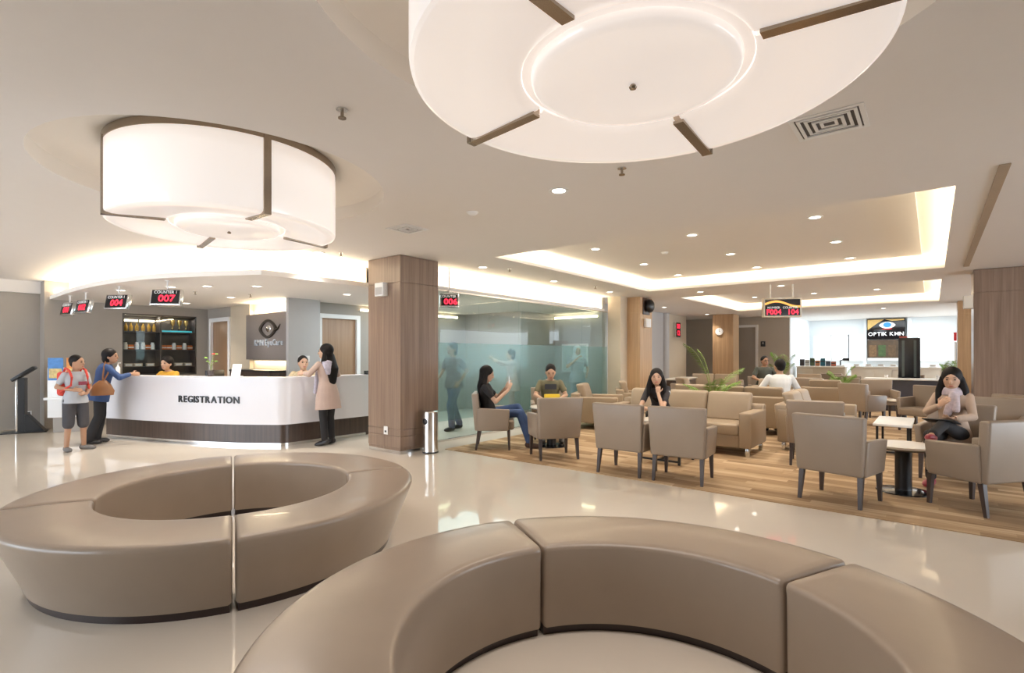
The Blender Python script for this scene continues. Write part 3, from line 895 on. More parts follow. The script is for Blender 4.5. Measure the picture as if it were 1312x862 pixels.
def row(kind, xs, z, dy=.12):
    pr = None
    for x in xs:
        loc = (3.52 + x, 13.62 + dy, 1.0 + z)
        if pr is None: pr = bottle(kind); pr.location = loc
        else: dup(pr, loc, 0)
row('amber', [.10, .19, .30, .42, .53, .63], SHZ[2] + .001)
row('white', [.09, .30, .42, .60, 1.03, 1.25], SHZ[1] + .001)
row('orange', [.19, .51, .82, .93, 1.13, 1.36], SHZ[1] + .001)
row('pale', [.14, .32, .55, .90, 1.12, 1.32], SHZ[0] + .001)
# gold cups on the right bay's upper shelf
pr = None
for x in (1.00, 1.14, 1.28):
    loc = (3.52 + x, 13.74, 1.0 + .981 + .04)
    if pr is None:
        pr = thing('trophy_cup', 'small gold cup above the teal strip in the display cabinet', 'cup', loc, 0, 'gold cups in the cabinet')
        g_ = mat('gold', (.75, .52, .18), .25, 1.0, var=.05)
        bm = bmesh.new(); lathe(bm, [(.001, .04), (.012, .04), (.01, .10), (.045, .15), (.05, .24), (.044, .24), (.001, .15)], 16); obj('bowl', bm, g_, pr)
        bm = bmesh.new(); cyl(bm, (0, 0), .035, 0, .04, n=14); obj('foot', bm, M_black, pr)
    else: dup(pr, loc, 0)

# logo panel
lp = thing('logo_panel', 'backlit taupe panel with a dark eye logo behind registration', 'sign', (5.22, 10.52, 0))
bobj('panel', (-.10, -.85, 1.36), (-.05, .85, 2.30), mat('taupe_laminate', (.22, .19, .18), .35, var=.04), lp, .003)
bobj('standoff', (-.05, -.7, 1.6), (.08, .7, 2.1), M_greywall, lp)
bm = bmesh.new()
def eye_ring(bm, a, b, w, cx_, cz_, n=40):
    pts = []
    for i in range(n):
        t = 2 * PI * i / n
        pts.append((cx_ + a * math.cos(t), cz_ + b * math.sin(t) * (1 - .25 * math.cos(2 * t))))
    for i in range(n):
        (x1, z1), (x2, z2) = pts[i], pts[(i + 1) % n]
        q = []
        for (x, z), k in (((x1, z1), 1), ((x2, z2), 1), ((x2, z2), 1 - w), ((x1, z1), 1 - w)):
            q.append(((x - cx_) * k + cx_, (z - cz_) * k + cz_))
        vs = []
        for dx in (-.125, -.10):
            for (y, z) in q: vs.append(bm.verts.new((dx, y, z)))
        for f in ((0, 1, 2, 3), (7, 6, 5, 4), (0, 4, 5, 1), (1, 5, 6, 2), (2, 6, 7, 3), (3, 7, 4, 0)): bm.faces.new([vs[j] for j in f])
eye_ring(bm, .36, .15, .26, -.12, 1.98)
tube(bm, [(-.112, -.42, 1.94), (-.112, -.52, 1.97), (-.112, -.62, 2.06)], [.03, .022, .006], 8)
obj('eye_outline', bm, mat('dark_bronze_logo', (.05, .04, .035), .3, .6, var=.05), lp)
bm = bmesh.new(); bmesh.ops.create_uvsphere(bm, u_segments=16, v_segments=10, radius=.07)
for v in bm.verts: v.co = Vector((-.11 + v.co.x * .25, -.14 + v.co.y * 1.4, 1.985 + v.co.z))
obj('eye_pupil', bm, M_chrome, lp)
letters('letter', 'KMN EyeCare', .17, frame((-.112, -.14, 1.70), (0, -1, 0), (0, 0, 1)), mat('silver_letter', (.55, .60, .68), .35, var=.02), lp, .02, .0015, .16)
area('logo_top_light', (5.26, 10.5, 2.42), .06, 1.7, (0, R(25), 0), 22, WARM)
cove((5.20, 9.65, 2.36), (5.20, 11.35, 2.36), 5, WARM)
cv = area('logo_under_light', (5.24, 10.5, 1.345), .05, 1.65, (0, 0, 0), 9, WARM)
t = thing('back_counter', 'black low back counter under the lit logo panel', 'counter', (5.0, 10.52, 0))
put('worktop', (-.22, -.84, 1.12), (.28, .86, 1.16), M_black, t); put('body', (-.2, -.84, 0), (.28, .86, 1.12), M_darkwood, t)
t = thing('switch_plate', 'pair of white switch plates on the pale grey pillar', 'switch', (5.40, 9.57, 1.38))
put('plate', (-.10, -.012, -.06), (-.01, 0, .06), M_white, t, .003); put('plate', (.04, -.012, -.06), (.13, 0, .06), M_white, t, .003)

# ------------------------------------------------------------------ kiosk, leaflet stand, bin, wall gear
t = thing('touch_kiosk', 'tall black and silver touch-screen kiosk by the taupe wall', 'kiosk', (1.92, 13.35, 0), -105)
put('foot', (-.22, -.30, 0), (.22, .34, .018), M_black, t, .004)
put('front_plate', (-.17, -.10, .018), (.17, -.07, 1.0), M_chrome, t, .003)
put('post', (-.17, -.07, .018), (.17, .03, 1.02), M_black, t)
bm = bmesh.new()
pr_ = [(.03, .02), (.30, .02), (.06, .34), (.03, .34)]
lo_ = [bm.verts.new((-.16, y, z)) for y, z in pr_]; hi_ = [bm.verts.new((.16, y, z)) for y, z in pr_]
for i in range(4): bm.faces.new((lo_[i], lo_[(i + 1) % 4], hi_[(i + 1) % 4], hi_[i]))
bm.faces.new(lo_[::-1]); bm.faces.new(hi_)
obj('heel', bm, M_black, t)
bm = bmbox((-.21, -.20, -.03), (.21, .20, .03), .015); bmesh.ops.transform(bm, matrix=Matrix.Translation((0, .0, 1.10)) @ Matrix.Rotation(R(38), 4, 'X'), verts=bm.verts[:])
h_ = obj('head', bm, M_black, t)
bm = bmbox((-.17, -.16, .031), (.17, .16, .034)); bmesh.ops.transform(bm, matrix=Matrix.Translation((0, .0, 1.10)) @ Matrix.Rotation(R(38), 4, 'X'), verts=bm.verts[:])
obj('screen', bm, mat('kiosk_screen', (.10, .12, .16), .1, emit=.25, ecol=(.5, .6, .8), var=.4, scale=9), h_)

t = thing('leaflet_stand', 'white leaflet stand with bright posters behind the boy', 'stand', (2.42, 12.75, 0), -35)
put('panel', (-.28, -.03, .28), (.28, .03, 1.22), M_white, t, .004)
put('back_foot', (-.22, .03, 0), (.22, .30, .30), M_greywall, t)
put('shelf_tray', (-.28, -.16, .62), (.28, -.03, .66), M_white, t)
for k, (cx_, col) in enumerate(((-.15, (.06, .22, .55)), (.14, (.75, .25, .05)))):
    p = bobj('poster', (cx_ - .12, -.036, .98), (cx_ + .12, -.031, 1.40), mat('poster_%s' % 'ab'[k], col, .5, var=.5, scale=14), t)
    bobj('poster_print', (cx_ - .10, -.039, 1.02), (cx_ + .10, -.0365, 1.20), mat('poster_print_%s' % 'ab'[k], (.75, .5, .2), .5, var=.6, scale=20), p)
t = thing('wall_socket', 'small white socket on the taupe kiosk wall', 'socket', (2.08, 14.0, .30))
put('plate', (-.045, -.012, -.045), (.045, 0, .045), M_white, t, .003); put('socket_hole', (-.02, -.014, -.02), (.02, -.0122, .02), M_black, t)

t = thing('litter_bin', 'slim stainless steel litter bin beside the walnut column', 'bin', (5.32, 5.84, 0))
bm = bmesh.new(); cyl(bm, (0, 0), .115, .02, .60, n=32); obj('body', bm, M_chrome, t)
bm = bmesh.new(); cyl(bm, (0, 0), .12, 0, .02, n=32); obj('base_ring', bm, M_black, t)
bm = bmesh.new(); lathe(bm, [(.116, .60), (.118, .615), (.10, .625), (.001, .625)], 32); obj('lid', bm, M_chrome, t)
bm = bmesh.new(); bmesh.ops.create_uvsphere(bm, u_segments=16, v_segments=10, radius=.05)
for v in bm.verts: v.co = Vector((-.105 + v.co.x * .35, v.co.y, .47 + v.co.z * 1.1))
obj('opening', bm, M_black, t)

t = thing('wall_speaker', 'small grey wall speaker high on the walnut column', 'speaker', (4.91, 6.42, 2.33))
put('body', (-.09, -.10, 0), (0, .10, .20), M_white, t, .006); put('grille', (-.094, -.08, .02), (-.0905, .08, .13), M_lightgrey, t)
t = thing('wall_socket', 'white socket low on the walnut column', 'socket', (4.91, 6.36, .33))
put('plate', (-.012, -.045, -.06), (0, .045, .06), M_white, t, .003); put('socket_hole', (-.0135, -.02, -.03), (-.0122, .02, .0), M_black, t)
t = thing('loudspeaker', 'black round-faced loudspeaker at the top of the oak column', 'speaker', (12.55, 5.70, 2.50))
put('bracket', (-.20, -.02, -.02), (.20, 0, .40), M_darkwood, t, .004)
bm = bmesh.new(); bmesh.ops.create_uvsphere(bm, u_segments=20, v_segments=12, radius=.17)
for v in bm.verts: v.co = Vector((.02 + v.co.x, -.10 + v.co.y * .6, .20 + v.co.z))
obj('cone', bm, M_black, t)
t = thing('exit_light', 'small white wall light under the loudspeaker on the oak column', 'wall light', (12.55, 5.70, 2.16))
put('body', (-.14, -.08, 0), (.14, 0, .22), M_white, t, .01); put('lens', (-.11, -.085, .03), (.11, -.0805, .19), M_white, t)
t = thing('wall_clock', 'round white wall clock on the far oak column', 'clock', (19.35, 5.98, 2.30))
bm = bmesh.new(); cyl(bm, (0, 0), .13, 0, .04, n=28); bmesh.ops.rotate(bm, cent=(0, 0, 0), matrix=Matrix.Rotation(R(-90), 3, 'Y'), verts=bm.verts[:]); obj('case', bm, M_white, t)
put('hand', (-.044, -.006, 0), (-.0405, .006, .08), M_black, t); put('hand', (-.044, -.05, -.004), (-.0405, 0, .004), M_black, t)
t = thing('wall_speaker', 'cream wall speaker on the edge of the wide walnut column wall', 'speaker', (12.06, -.55, 2.26))
put('body', (-.10, 0, 0), (.10, .13, .22), M_cream, t, .006); put('grille', (-.08, .1305, .02), (.08, .133, .2), M_lightgrey, t)
t = thing('thermostat', 'small dark control box on the taupe back wall', 'control box', (21.5, 5.02, 1.78))
put('box', (-.04, -.08, 0), (0, .08, .2), M_black, t, .005); put('dial', (-.045, -.03, .1), (-.0402, .03, .16), M_greywall, t)
t = thing('notice_frame', 'white framed notice on the corridor end wall behind the glass', 'notice', (11.8, 7.35, 1.0))
put('frame', (-.03, -.40, 0), (0, .40, .75), M_white, t, .004); put('sheet', (-.034, -.36, .04), (-.0305, .36, .71), mat('notice_sheet', (.6, .68, .68), .4, var=.15, scale=10), t)
# ------------------------------------------------------------------ lounge seating
def make_armchair():
    t = thing('armchair', 'x', 'chair')
    bm = bmbox((-.30, -.325, .295), (-.20, .325, .86), .022, 3)
    for v in bm.verts:
        k = (v.co.z - .295) / .565
        v.co.y *= 0.90 + 0.10 * k
        v.co.x -= 0.05 * k
    obj('backrest', bm, M_leather, t)
    obj('seat', bmbox((-.22, -.25, .30), (.30, .25, .45), .035, 3), M_leather, t)
    for s in (-1, 1):
        bm = bmbox((-.26, -.035, .295), (.235, .035, .64), .018, 3)
        for v in bm.verts:
            k = (v.co.z - .295) / .345
            if v.co.x > 0: v.co.x -= (1 - k) * .02 + (.05 * max(0, k - .9))
            v.co.z -= 0.02 * (v.co.x > 0) * (k > .8)
            v.co.y += s * (.278 + .022 * k)
        obj('armrest', bm, M_leather, t)
    for sx, sy in ((1, 1), (1, -1), (-1, 1), (-1, -1)):
        bm = bmesh.new()
        x = .215 if sx > 0 else -.235; y = .262 * sy
        vs = box(bm, (x - .024, y - .024, 0), (x + .024, y + .024, .305))
        for v in vs:
            if v.co.z < .1:
                v.co.x = x + (v.co.x - x) * .62 + (.01 if sx > 0 else -.045)
                v.co.y = y + (v.co.y - y) * .62 + .008 * sy
        obj('leg', bm, M_leg, t)
    return t
def make_sofa(n, arms=True, deep=.86, lab='x'):
    t = thing('sofa' if n > 1 else 'lounge_chair', lab, 'sofa' if n > 1 else 'chair')
    cw = .66; aw = .17
    W = n * cw
    obj('base', bmbox((-.40, -W / 2, .13), (.40, W / 2, .30), .012), M_leather2, t)
    bm = bmbox((-.44, -W / 2 - (aw if arms else 0) + .012, .13), (-.26, W / 2 + (aw if arms else 0) - .012, .70), .03, 3)
    for v in bm.verts:
        if v.co.z > .5: v.co.x -= .05
    obj('back_frame', bm, M_leather2, t)
    for k in range(n):
        y0 = -W / 2 + k * cw
        obj('seat_cushion', bmbox((-.24, y0 + .004, .295), (.425, y0 + cw - .004, .455), .03, 3), M_leather2, t)
        bm = bmbox((-.30, y0 + .006, .44), (-.14, y0 + cw - .006, .87), .045, 3)
        for v in bm.verts: v.co.x -= .13 * (v.co.z - .44) / .43
        obj('back_cushion', bm, M_leather2, t)
    if arms:
        for s in (-1, 1):
            bm = bmbox((-.44, W / 2 + .002, .13), (.42, W / 2 + aw, .625), .022, 3)
            for v in bm.verts: v.co.y *= s
            obj('armrest', bm, M_leather2, t)
    e = W / 2 + (aw if arms else 0) - .06
    for sx, sy in ((1, 1), (1, -1), (-1, 1), (-1, -1)):
        obj('leg', bmbox((sx * .36 - .025, sy * e - .025, 0), (sx * .36 + .025, sy * e + .025, .132), .003), M_chrome, t)
    return t
GC = 'beige leather armchairs around the lounge tables'
FZ = .008
ch = make_armchair()
first = [True]
def chair(x, y, rz, label):
    if first[0]:
        first[0] = False; ch.location = (x, y, FZ); ch.rotation_euler = (0, 0, R(rz)); ch['label'] = label; ch['group'] = GC
        return ch
    return dup(ch, (x, y, FZ), rz, label, GC)
chair(6.24, 5.36, -51, 'beige armchair occupied by the woman holding a white phone')
chair(6.19, 4.22, 52, 'empty beige armchair with its back to the floor, facing the man in olive')
chair(5.99, 2.96, 2, 'empty beige armchair on the carpet edge at the square table, nearer the glass partition')
chair(6.03, 2.27, 6, 'empty beige armchair on the carpet edge at the square table, nearer the low round table')
chair(6.17, .72, -14, 'empty beige armchair with its back to the ring bench, beside the low round table')
chair(6.63, -.32, 52, 'empty beige armchair turned sideways between the low round table and the walnut column wall')
chair(7.95, 1.22, 8, 'empty beige armchair with a shiny back behind the low round table')
chair(7.98, -.20, 168, 'beige armchair occupied by the woman with the tablet')
chair(7.55, 5.22, 219, 'beige armchair occupied by the man in the olive shirt')
chair(13.1, 1.12, -35, 'beige armchair turned sideways behind the white coffee table')
chair(14.9, .95, 200, 'beige armchair facing the ring bench, behind the sideways armchair')
chair(12.6, .15, 150, 'beige armchair facing the sideways one across a small dark table')
chair(9.5, -.62, 170, 'beige armchair behind the seated woman with the tablet')
chair(10.4, -.85, 150, 'beige armchair against the wide walnut column wall')
chair(15.6, 2.55, 10, 'beige armchair seen from behind, beside the potted palm near the shop')
chair(16.3, 1.80, 5, 'beige armchair seen from behind, next to the shop-side palm chair')
chair(15.3, 3.55, 215, 'beige armchair occupied by the dark-shirted man with glasses')
chair(18.0, 1.95, 12, 'far beige armchair seen from behind near the tall black display')
chair(19.5, .5, 180, 'far beige armchair facing the room beside the dark long desk')
chair(19.2, 2.6, 170, 'far beige armchair in front of the optical counter')

GS = 'blocky tan leather sofas in the lounge'
s3 = make_sofa(3); s3.location = (8.19, 3.13, FZ); s3.rotation_euler = (0, 0, PI); tag(s3, 'three-seat tan leather sofa facing the square table', 'sofa', GS)
dup(s3, (10.62, 3.05, FZ), 0, 'three-seat tan sofa with its back to the ring benches, seat of the white-shirted man', GS)
s2 = make_sofa(2, arms=True); s2.location = (9.55, 1.40, FZ); s2.rotation_euler = (0, 0, R(-90)); tag(s2, 'two-seat tan sofa standing end-on next to the three-seat sofa', 'sofa', GS)
dup(s2, (16.2, 5.2, FZ), 190, 'two-seat tan sofa behind the dark sideboard by the beige wall', GS)
s1 = make_sofa(1); s1.location = (9.35, 5.25, FZ); s1.rotation_euler = (0, 0, R(-70)); tag(s1, 'single tan lounge chair behind the man in olive', 'chair', 'single tan lounge chairs')
dup(s1, (10.9, 5.15, FZ), -62, 'single tan lounge chair in front of the oak column with the loudspeaker', 'single tan lounge chairs')
dup(s1, (13.4, 4.75, FZ), -50, 'single tan lounge chair near the dark sideboard', 'single tan lounge chairs')
dup(s1, (13.6, 3.0, FZ), 185, 'single tan lounge chair behind the big potted palm', 'single tan lounge chairs')
dup(s1, (17.9, 2.95, FZ), 180, 'single tan lounge chair by the taupe back wall', 'single tan lounge chairs')
dup(s1, (14.4, 1.95, FZ), 0, 'single tan lounge chair behind the white-shirted man', 'single tan lounge chairs')

# tables
def round_table(x, y, h, r, label):
    t = thing('round_table', label, 'table', (x, y, FZ), 0, 'round pedestal tables')
    bm = bmesh.new(); lathe(bm, [(.001, h - .03), (r - .02, h - .03), (r, h - .022), (r, h - .004), (r - .004, h), (.001, h)], 48); obj('table_top', bm, M_cream, t)
    bm = bmesh.new(); lathe(bm, [(r - .04, h - .045), (r - .012, h - .031), (.001, h - .031), ], 48); obj('underside', bm, M_leg, t)
    bm = bmesh.new(); cyl(bm, (0, 0), .075, .02, h - .045, n=28); obj('pedestal', bm, M_black, t)
    bm = bmesh.new(); lathe(bm, [(.001, .022), (.08, .022), (.24, .010), (.245, 0), (.001, 0)], 40); obj('base_disc', bm, M_blackgloss, t)
    return t
round_table(6.92, .24, .50, .30, 'low cream round table on a black pedestal before the woman with the tablet')
round_table(6.90, 4.74, .63, .34, 'cream round table on a black pedestal between phone woman and man in olive')
round_table(13.95, .50, .48, .32, 'small round table with a black pedestal between far armchairs')
def frame_table(x, y, rz, lx, ly, h, label, mtop, group=None):
    t = thing('frame_table', label, 'table', (x, y, FZ), rz, group)
    bobj('table_top', (-lx / 2, -ly / 2, h - .035), (lx / 2, ly / 2, h), mtop, t, .005)
    for sx in (-1, 1):
        for sy in (-1, 1):
            bobj('leg', (sx * (lx / 2 - .05) - .015, sy * (ly / 2 - .05) - .015, 0), (sx * (lx / 2 - .05) + .015, sy * (ly / 2 - .05) + .015, h - .036), M_black, t)
    for sx in (-1, 1):
        bobj('stretcher', (sx * (lx / 2 - .05) - .012, -ly / 2 + .066, .03), (sx * (lx / 2 - .05) + .012, ly / 2 - .066, .055), M_black, t)
    bobj('stretcher', (-lx / 2 + .066, -.012, .03), (lx / 2 - .066, .012, .055), M_black, t)
    return t
frame_table(6.95, 2.86, 0, .60, .66, .56, 'square cream table on a black frame in front of the three-seat sofa', M_cream)
frame_table(9.85, .45, 0, 1.2, .46, .45, 'long white coffee table on dark legs behind the shiny-backed armchair', M_white)
frame_table(15.0, 4.45, 40, .8, .8, .62, 'square table in front of the dark-shirted man with glasses', M_darkwood)
frame_table(16.9, 2.6, 0, .8, .8, .70, 'far square cream table with crockery near the shop', M_cream)
t = thing('sideboard', 'long dark sideboard with a pale top by the beige wall', 'sideboard', (14.6, 5.55, FZ), 8)
bobj('body', (-.85, -.22, .48), (.85, .22, .76), M_darkwood, t, .01); bobj('top', (-.9, -.25, .762), (.9, .25, .80), M_cream, t, .005)
for sx in (-.75, .75): bobj('leg', (sx - .04, -.2, 0), (sx + .04, .2, .482), M_darkwood, t)
t = thing('long_desk', 'long dark blue-grey desk with a white top near the shop', 'desk', (17.0, .42, FZ), 0)
bobj('body', (-.3, -.95, 0), (.3, .95, .80), mat('slate_laminate', (.055, .055, .075), .35, var=.08), t, .006); bobj('top', (-.34, -1.0, .802), (.34, 1.0, .84), M_white, t, .005)
# cups and napkins on the far tables and desk
def cup(x, y, z, label, group):
    t = thing('cup', label, 'cup', (x, y, z), 0, group)
    bm = bmesh.new(); lathe(bm, [(.001, 0), (.03, 0), (.042, .085), (.038, .085), (.027, .008), (.001, .008)], 16); obj('bowl', bm, M_white, t)
    bm = bmesh.new(); tube(bm, [(.038, 0, .07), (.062, 0, .06), (.058, 0, .035), (.034, 0, .025)], .005, 6); obj('handle', bm, M_white, t)
for x, y in ((16.8, 2.4), (17.05, 2.75), (16.75, 2.85)): cup(x, y, FZ + .70, 'white cup on the far square cream table', 'cups on the far square table')
for x, y in ((16.95, .95), (17.05, -.1)): cup(x, y, FZ + .84, 'white cup on the long dark desk', 'cups on the long desk')
t = thing('flower_bowl', 'dark flower bowl on the long dark desk', 'bowl', (16.95, -.30, FZ + .84))
bm = bmesh.new(); lathe(bm, [(.001, 0), (.06, 0), (.10, .09), (.09, .09), (.05, .012), (.001, .012)], 20); obj('bowl', bm, M_black, t)
for k in range(6):
    bm = bmesh.new(); bmesh.ops.create_icosphere(bm, subdivisions=2, radius=.035); bmesh.ops.translate(bm, verts=bm.verts[:], vec=(.05 * math.cos(k), .05 * math.sin(k), .10)); obj('flower', bm, mat('dark_flower', (.06, .02, .06), .6, var=.3), t)

# ------------------------------------------------------------------ palms
def palm(x, y, h, n, spread, label, seed, pot_h=.42, tall=()):
    rnd = random.Random(seed)
    t = thing('potted_palm', label, 'plant', (x, y, FZ))
    bm = bmesh.new(); lathe(bm, [(.001, 0), (.14, 0), (.19, pot_h), (.17, pot_h), (.16, pot_h - .04), (.001, pot_h - .04)], 24); obj('pot', bm, M_pot, t)
    fr_ = [(2 * PI * k / n + rnd.uniform(-.3, .3), spread * rnd.uniform(.6, 1.0), h * rnd.uniform(.72, 1.0)) for k in range(n)] + [(R(q[0]), q[1], q[2]) for q in tall]
    for a, sp, hh in fr_:
        P = []
        for i in range(9):
            s = i / 8
            P.append(Vector((math.cos(a) * sp * s ** 1.7, math.sin(a) * sp * s ** 1.7, pot_h - .05 + (hh - pot_h) * (1.35 * s - .38 * s ** 3))))
        bm = bmesh.new(); tube(bm, P, [.010 - .0075 * i / 8 for i in range(9)], 5)
        st = obj('frond_stem', bm, M_stem, t)
        bm = bmesh.new()
        side = Vector((-math.sin(a), math.cos(a), 0))
        for i in range(16):
            s = .42 + .58 * i / 15
            j = min(int(s * 8), 7); p = P[j].lerp(P[j + 1], s * 8 - j); d = (P[j + 1] - P[j]).normalized()
            L_ = .24 * math.sin(PI * (.18 + .75 * i / 15)) * (h / 1.4)
            for sg in (-1, 1):
                tip = p + side * sg * L_ * .72 + d * L_ * .55 - Vector((0, 0, L_ * .35))
                mid = p.lerp(tip, .45) + Vector((0, 0, .012)); wv = d * .0095
                v = [bm.verts.new(q) for q in (p, mid - wv, tip, mid + wv)]
                bm.faces.new(v)
        obj('leaflets', bm, M_leaf, st, smooth=0)
    return t
palm(9.50, 3.05, 1.16, 8, .50, 'large potted palm between the two three-seat sofas', 3, .5, tall=[(140, .55, 1.72), (115, .25, 1.62), (-40, .6, 1.28)])
palm(18.6, 3.80, 1.65, 8, .4, 'potted palm against the taupe back wall', 5)
palm(15.1, 1.75, 1.25, 9, .38, 'potted palm among the far armchairs before the shop counter', 8)
palm(20.2, -.42, 1.4, 8, .3, 'potted palm beside the red-signed shelf', 11)

# ------------------------------------------------------------------ optical shop fittings
t = thing('eye_logo_sign', 'black illuminated sign with a blue eye and white lettering above the shop poster', 'sign', (25.25, 1.43, 0))
bobj('board', (-.06, -.61, 2.08), (.04, .61, 2.88), M_blackgloss, t, .004)
bm = bmesh.new()
for (pts_, ) in (([(.59, 2.86), (.05, 2.86), (.25, 2.73), (.59, 2.45)],), ([(.03, 2.86), (-.58, 2.86), (-.58, 2.81), (-.2, 2.79)],)):
    bm.faces.new([bm.verts.new((-.063, y, z)) for y, z in pts_])
obj('gold_swirl', bm, mat('gold_print', (.55, .36, .12), .5, emit=.15, ecol=(.8, .5, .15), var=.3), t, smooth=0)
def disc(bm, cy, cz, ry, rz_, x, n=28, pw=1.0):
    bm.faces.new([bm.verts.new((x, cy + ry * math.cos(2 * PI * i / n), cz + rz_ * math.sin(2 * PI * i / n) * abs(math.sin(2 * PI * i / n)) ** (pw - 1) if pw != 1 else cz + rz_ * math.sin(2 * PI * i / n))) for i in range(n)])
bm = bmesh.new(); disc(bm, -.05, 2.63, .26, .13, -.066, pw=1.35); obj('eye_white', bm, M_signwhite, t, smooth=0)
bm = bmesh.new(); disc(bm, -.05, 2.64, .13, .10, -.069); obj('iris', bm, mat('blue_iris', (.02, .16, .55), .4, emit=.5, ecol=(.05, .35, .9), var=.2), t, smooth=0)
bm = bmesh.new(); disc(bm, -.05, 2.485, .16, .02, -.066); obj('red_underline', bm, mat('red_print', (.6, .02, .03), .5, emit=.2, ecol=(.9, .05, .05), var=.05), t, smooth=0)
letters('letter', 'OPTIK KMN', .20, frame((-.068, 0, 2.28), (0, -1, 0), (0, 0, 1)), M_signwhite, t, .012, .003, .12, .3)
t = thing('shop_poster', 'dark photographic poster below the eye-logo sign', 'poster', (25.25, 1.43, 0))
bobj('sheet', (-.03, -.60, 1.24), (.04, .60, 2.06), mat('poster_photo', (.075, .048, .028), .4, var=.9, scale=5), t)
bobj('white_shelf_print', (-.034, -.60, 1.24), (-.0305, .60, 1.34), M_white, t)
for y, c_ in ((.42, (.16, .09, .04)), (.12, (.05, .09, .03)), (-.2, (.10, .06, .03))):
    bobj('print_patch', (-.033, y - .12, 1.4), (-.0305, y + .12, 1.85), mat('print_%.2f' % y, c_, .5, var=.6, scale=12), t)
t = thing('tower_display', 'tall black rotating eyewear display on an orange wooden base', 'display stand', (18.3, .50, FZ))
bobj('base', (-.28, -.28, 0), (.28, .28, .74), M_oak, t, .006)
bobj('tower', (-.24, -.24, .742), (.24, .24, 1.92), M_black, t, .01)
for y in (-.13, .13): bobj('rod', (-.255, y - .03, .85), (-.242, y + .03, 1.85), mat('smoked_strip', (.10, .12, .12), .15, var=.1), t)
bobj('header', (-.18, .05, 1.921), (.02, .22, 1.97), mat('red_label', (.5, .1, .08), .5, var=.1), t)
def shop_counter(y0, y1, x, label, m):
    t = thing('shop_counter', label, 'counter', (x, (y0 + y1) / 2, 0), 0, None)
    w = (y1 - y0) / 2
    bobj('body', (-.25, -w, 0), (.25, w, 1.0), m, t, .006); bobj('top', (-.29, -w - .02, 1.002), (.29, w + .02, 1.04), M_cream, t, .004)
    for k in range(int(w * 2 / .5)):
        bobj('front_panel', (-.262, -w + .5 * k + .02, .08), (-.2505, -w + .5 * k + .48, .94), m, t, .003)
shop_counter(2.45, 4.0, 22.4, 'beige shop counter carrying the eyewear displays beside the taupe wall', M_beigewall)
shop_counter(.6, 2.3, 22.7, 'beige shop counter under the eye-logo sign', M_cream)
shop_counter(-1.2, .4, 22.7, 'beige shop counter under the wide bright window', M_cream)
pal = [((.04, .03, .03), .26), ((.55, .50, .42), .24), ((.06, .09, .04), .30), ((.5, .2, .08), .22), ((.02, .12, .16), .30), ((.10, .12, .15), .20), ((.45, .12, .06), .18)]
for k, (c_, h_) in enumerate(pal):
    y = 3.85 - k * .17
    t = thing('eyewear_card', ['black', 'cream', 'dark green', 'orange', 'teal', 'slate', 'rust'][k] + ' eyewear display card on the shop counter', 'display card', (22.35, y, 1.04))
    bobj('foot', (-.06, -.06, 0), (.06, .06, .012), M_white, t)
    bobj('card', (-.01, -.08, .012), (.01, .08, h_), mat('card_%d' % k, c_, .5, var=.2), t, .004)
    bobj('spectacles', (-.03, -.07, h_ * .55), (-.0105, .07, h_ * .55 + .03), M_black, t, .008)
t = thing('lens_instrument', 'white and black eye-testing instrument on the shop counter', 'instrument', (22.4, 2.62, 1.04))
bobj('base', (-.1, -.12, 0), (.1, .12, .05), M_white, t, .01)
bm = bmesh.new(); tube(bm, [(0, 0, .05), (0, 0, .22), (0, -.12, .26)], .025, 8); obj('arm', bm, M_black, t)
bobj('viewer', (-.06, -.28, .21), (.06, -.08, .31), M_black, t, .02)
for k in range(9):
    y = 2.15 - k * .36
    if .35 < y < .65: continue
    t = thing('white_tray', 'small white tray of frames on the shop counter', 'tray', (22.65, y, 1.04), 0, 'white trays on the shop counters')
    bobj('tray', (-.1, -.12, 0), (.1, .12, .03), M_white, t, .006); bobj('frames', (-.06, -.08, .03), (.06, .08, .09), mat('tray_frames', (.55, .5, .45), .5, var=.3, scale=20), t, .01)
t = thing('red_sign_shelf', 'white open shelf with leaflets under a red sign beside the slim oak column', 'shelf', (20.9, -.92, 0), 0)
for y in (-.40, .36): bobj('side', (-.15, y, 0), (.15, y + .04, 1.86), M_white, t)
for z in (.3, .8, 1.3, 1.82): bobj('shelf_board', (-.15, -.36, z), (.15, .36, z + .03), M_white, t)
bobj('back', (.12, -.36, 0), (.15, .36, 1.86), M_white, t)
bobj('sign_board', (-.16, -.42, 1.88), (-.10, .42, 2.14), mat('red_sign', (.55, .02, .025), .4, emit=.12, ecol=(.9, .04, .04), var=.03), t, .004)
lettering('sign_text', 'optik', .17, frame((-.165, -.08, 2.02), (0, -1, 0), (0, 0, 1)), M_signwhite, t, .006, .004)
for z in (.33, .83, 1.33):
    for k in range(5):
        y = -.30 + k * .145
        bobj('leaflet', (-.08, y - .05, z), (-.06, y + .05, z + .36), mat('leaflet_%d' % (k % 4), [(.04, .05, .08), (.4, .05, .05), (.6, .62, .6), (.05, .2, .12)][k % 4], .5, var=.3), t)
wall('wall_shop_glass_post', [((21.6, -1.56, 0), (21.7, -1.40, CZ))], M_greywall, 'dark post beside the red-signed shelf')
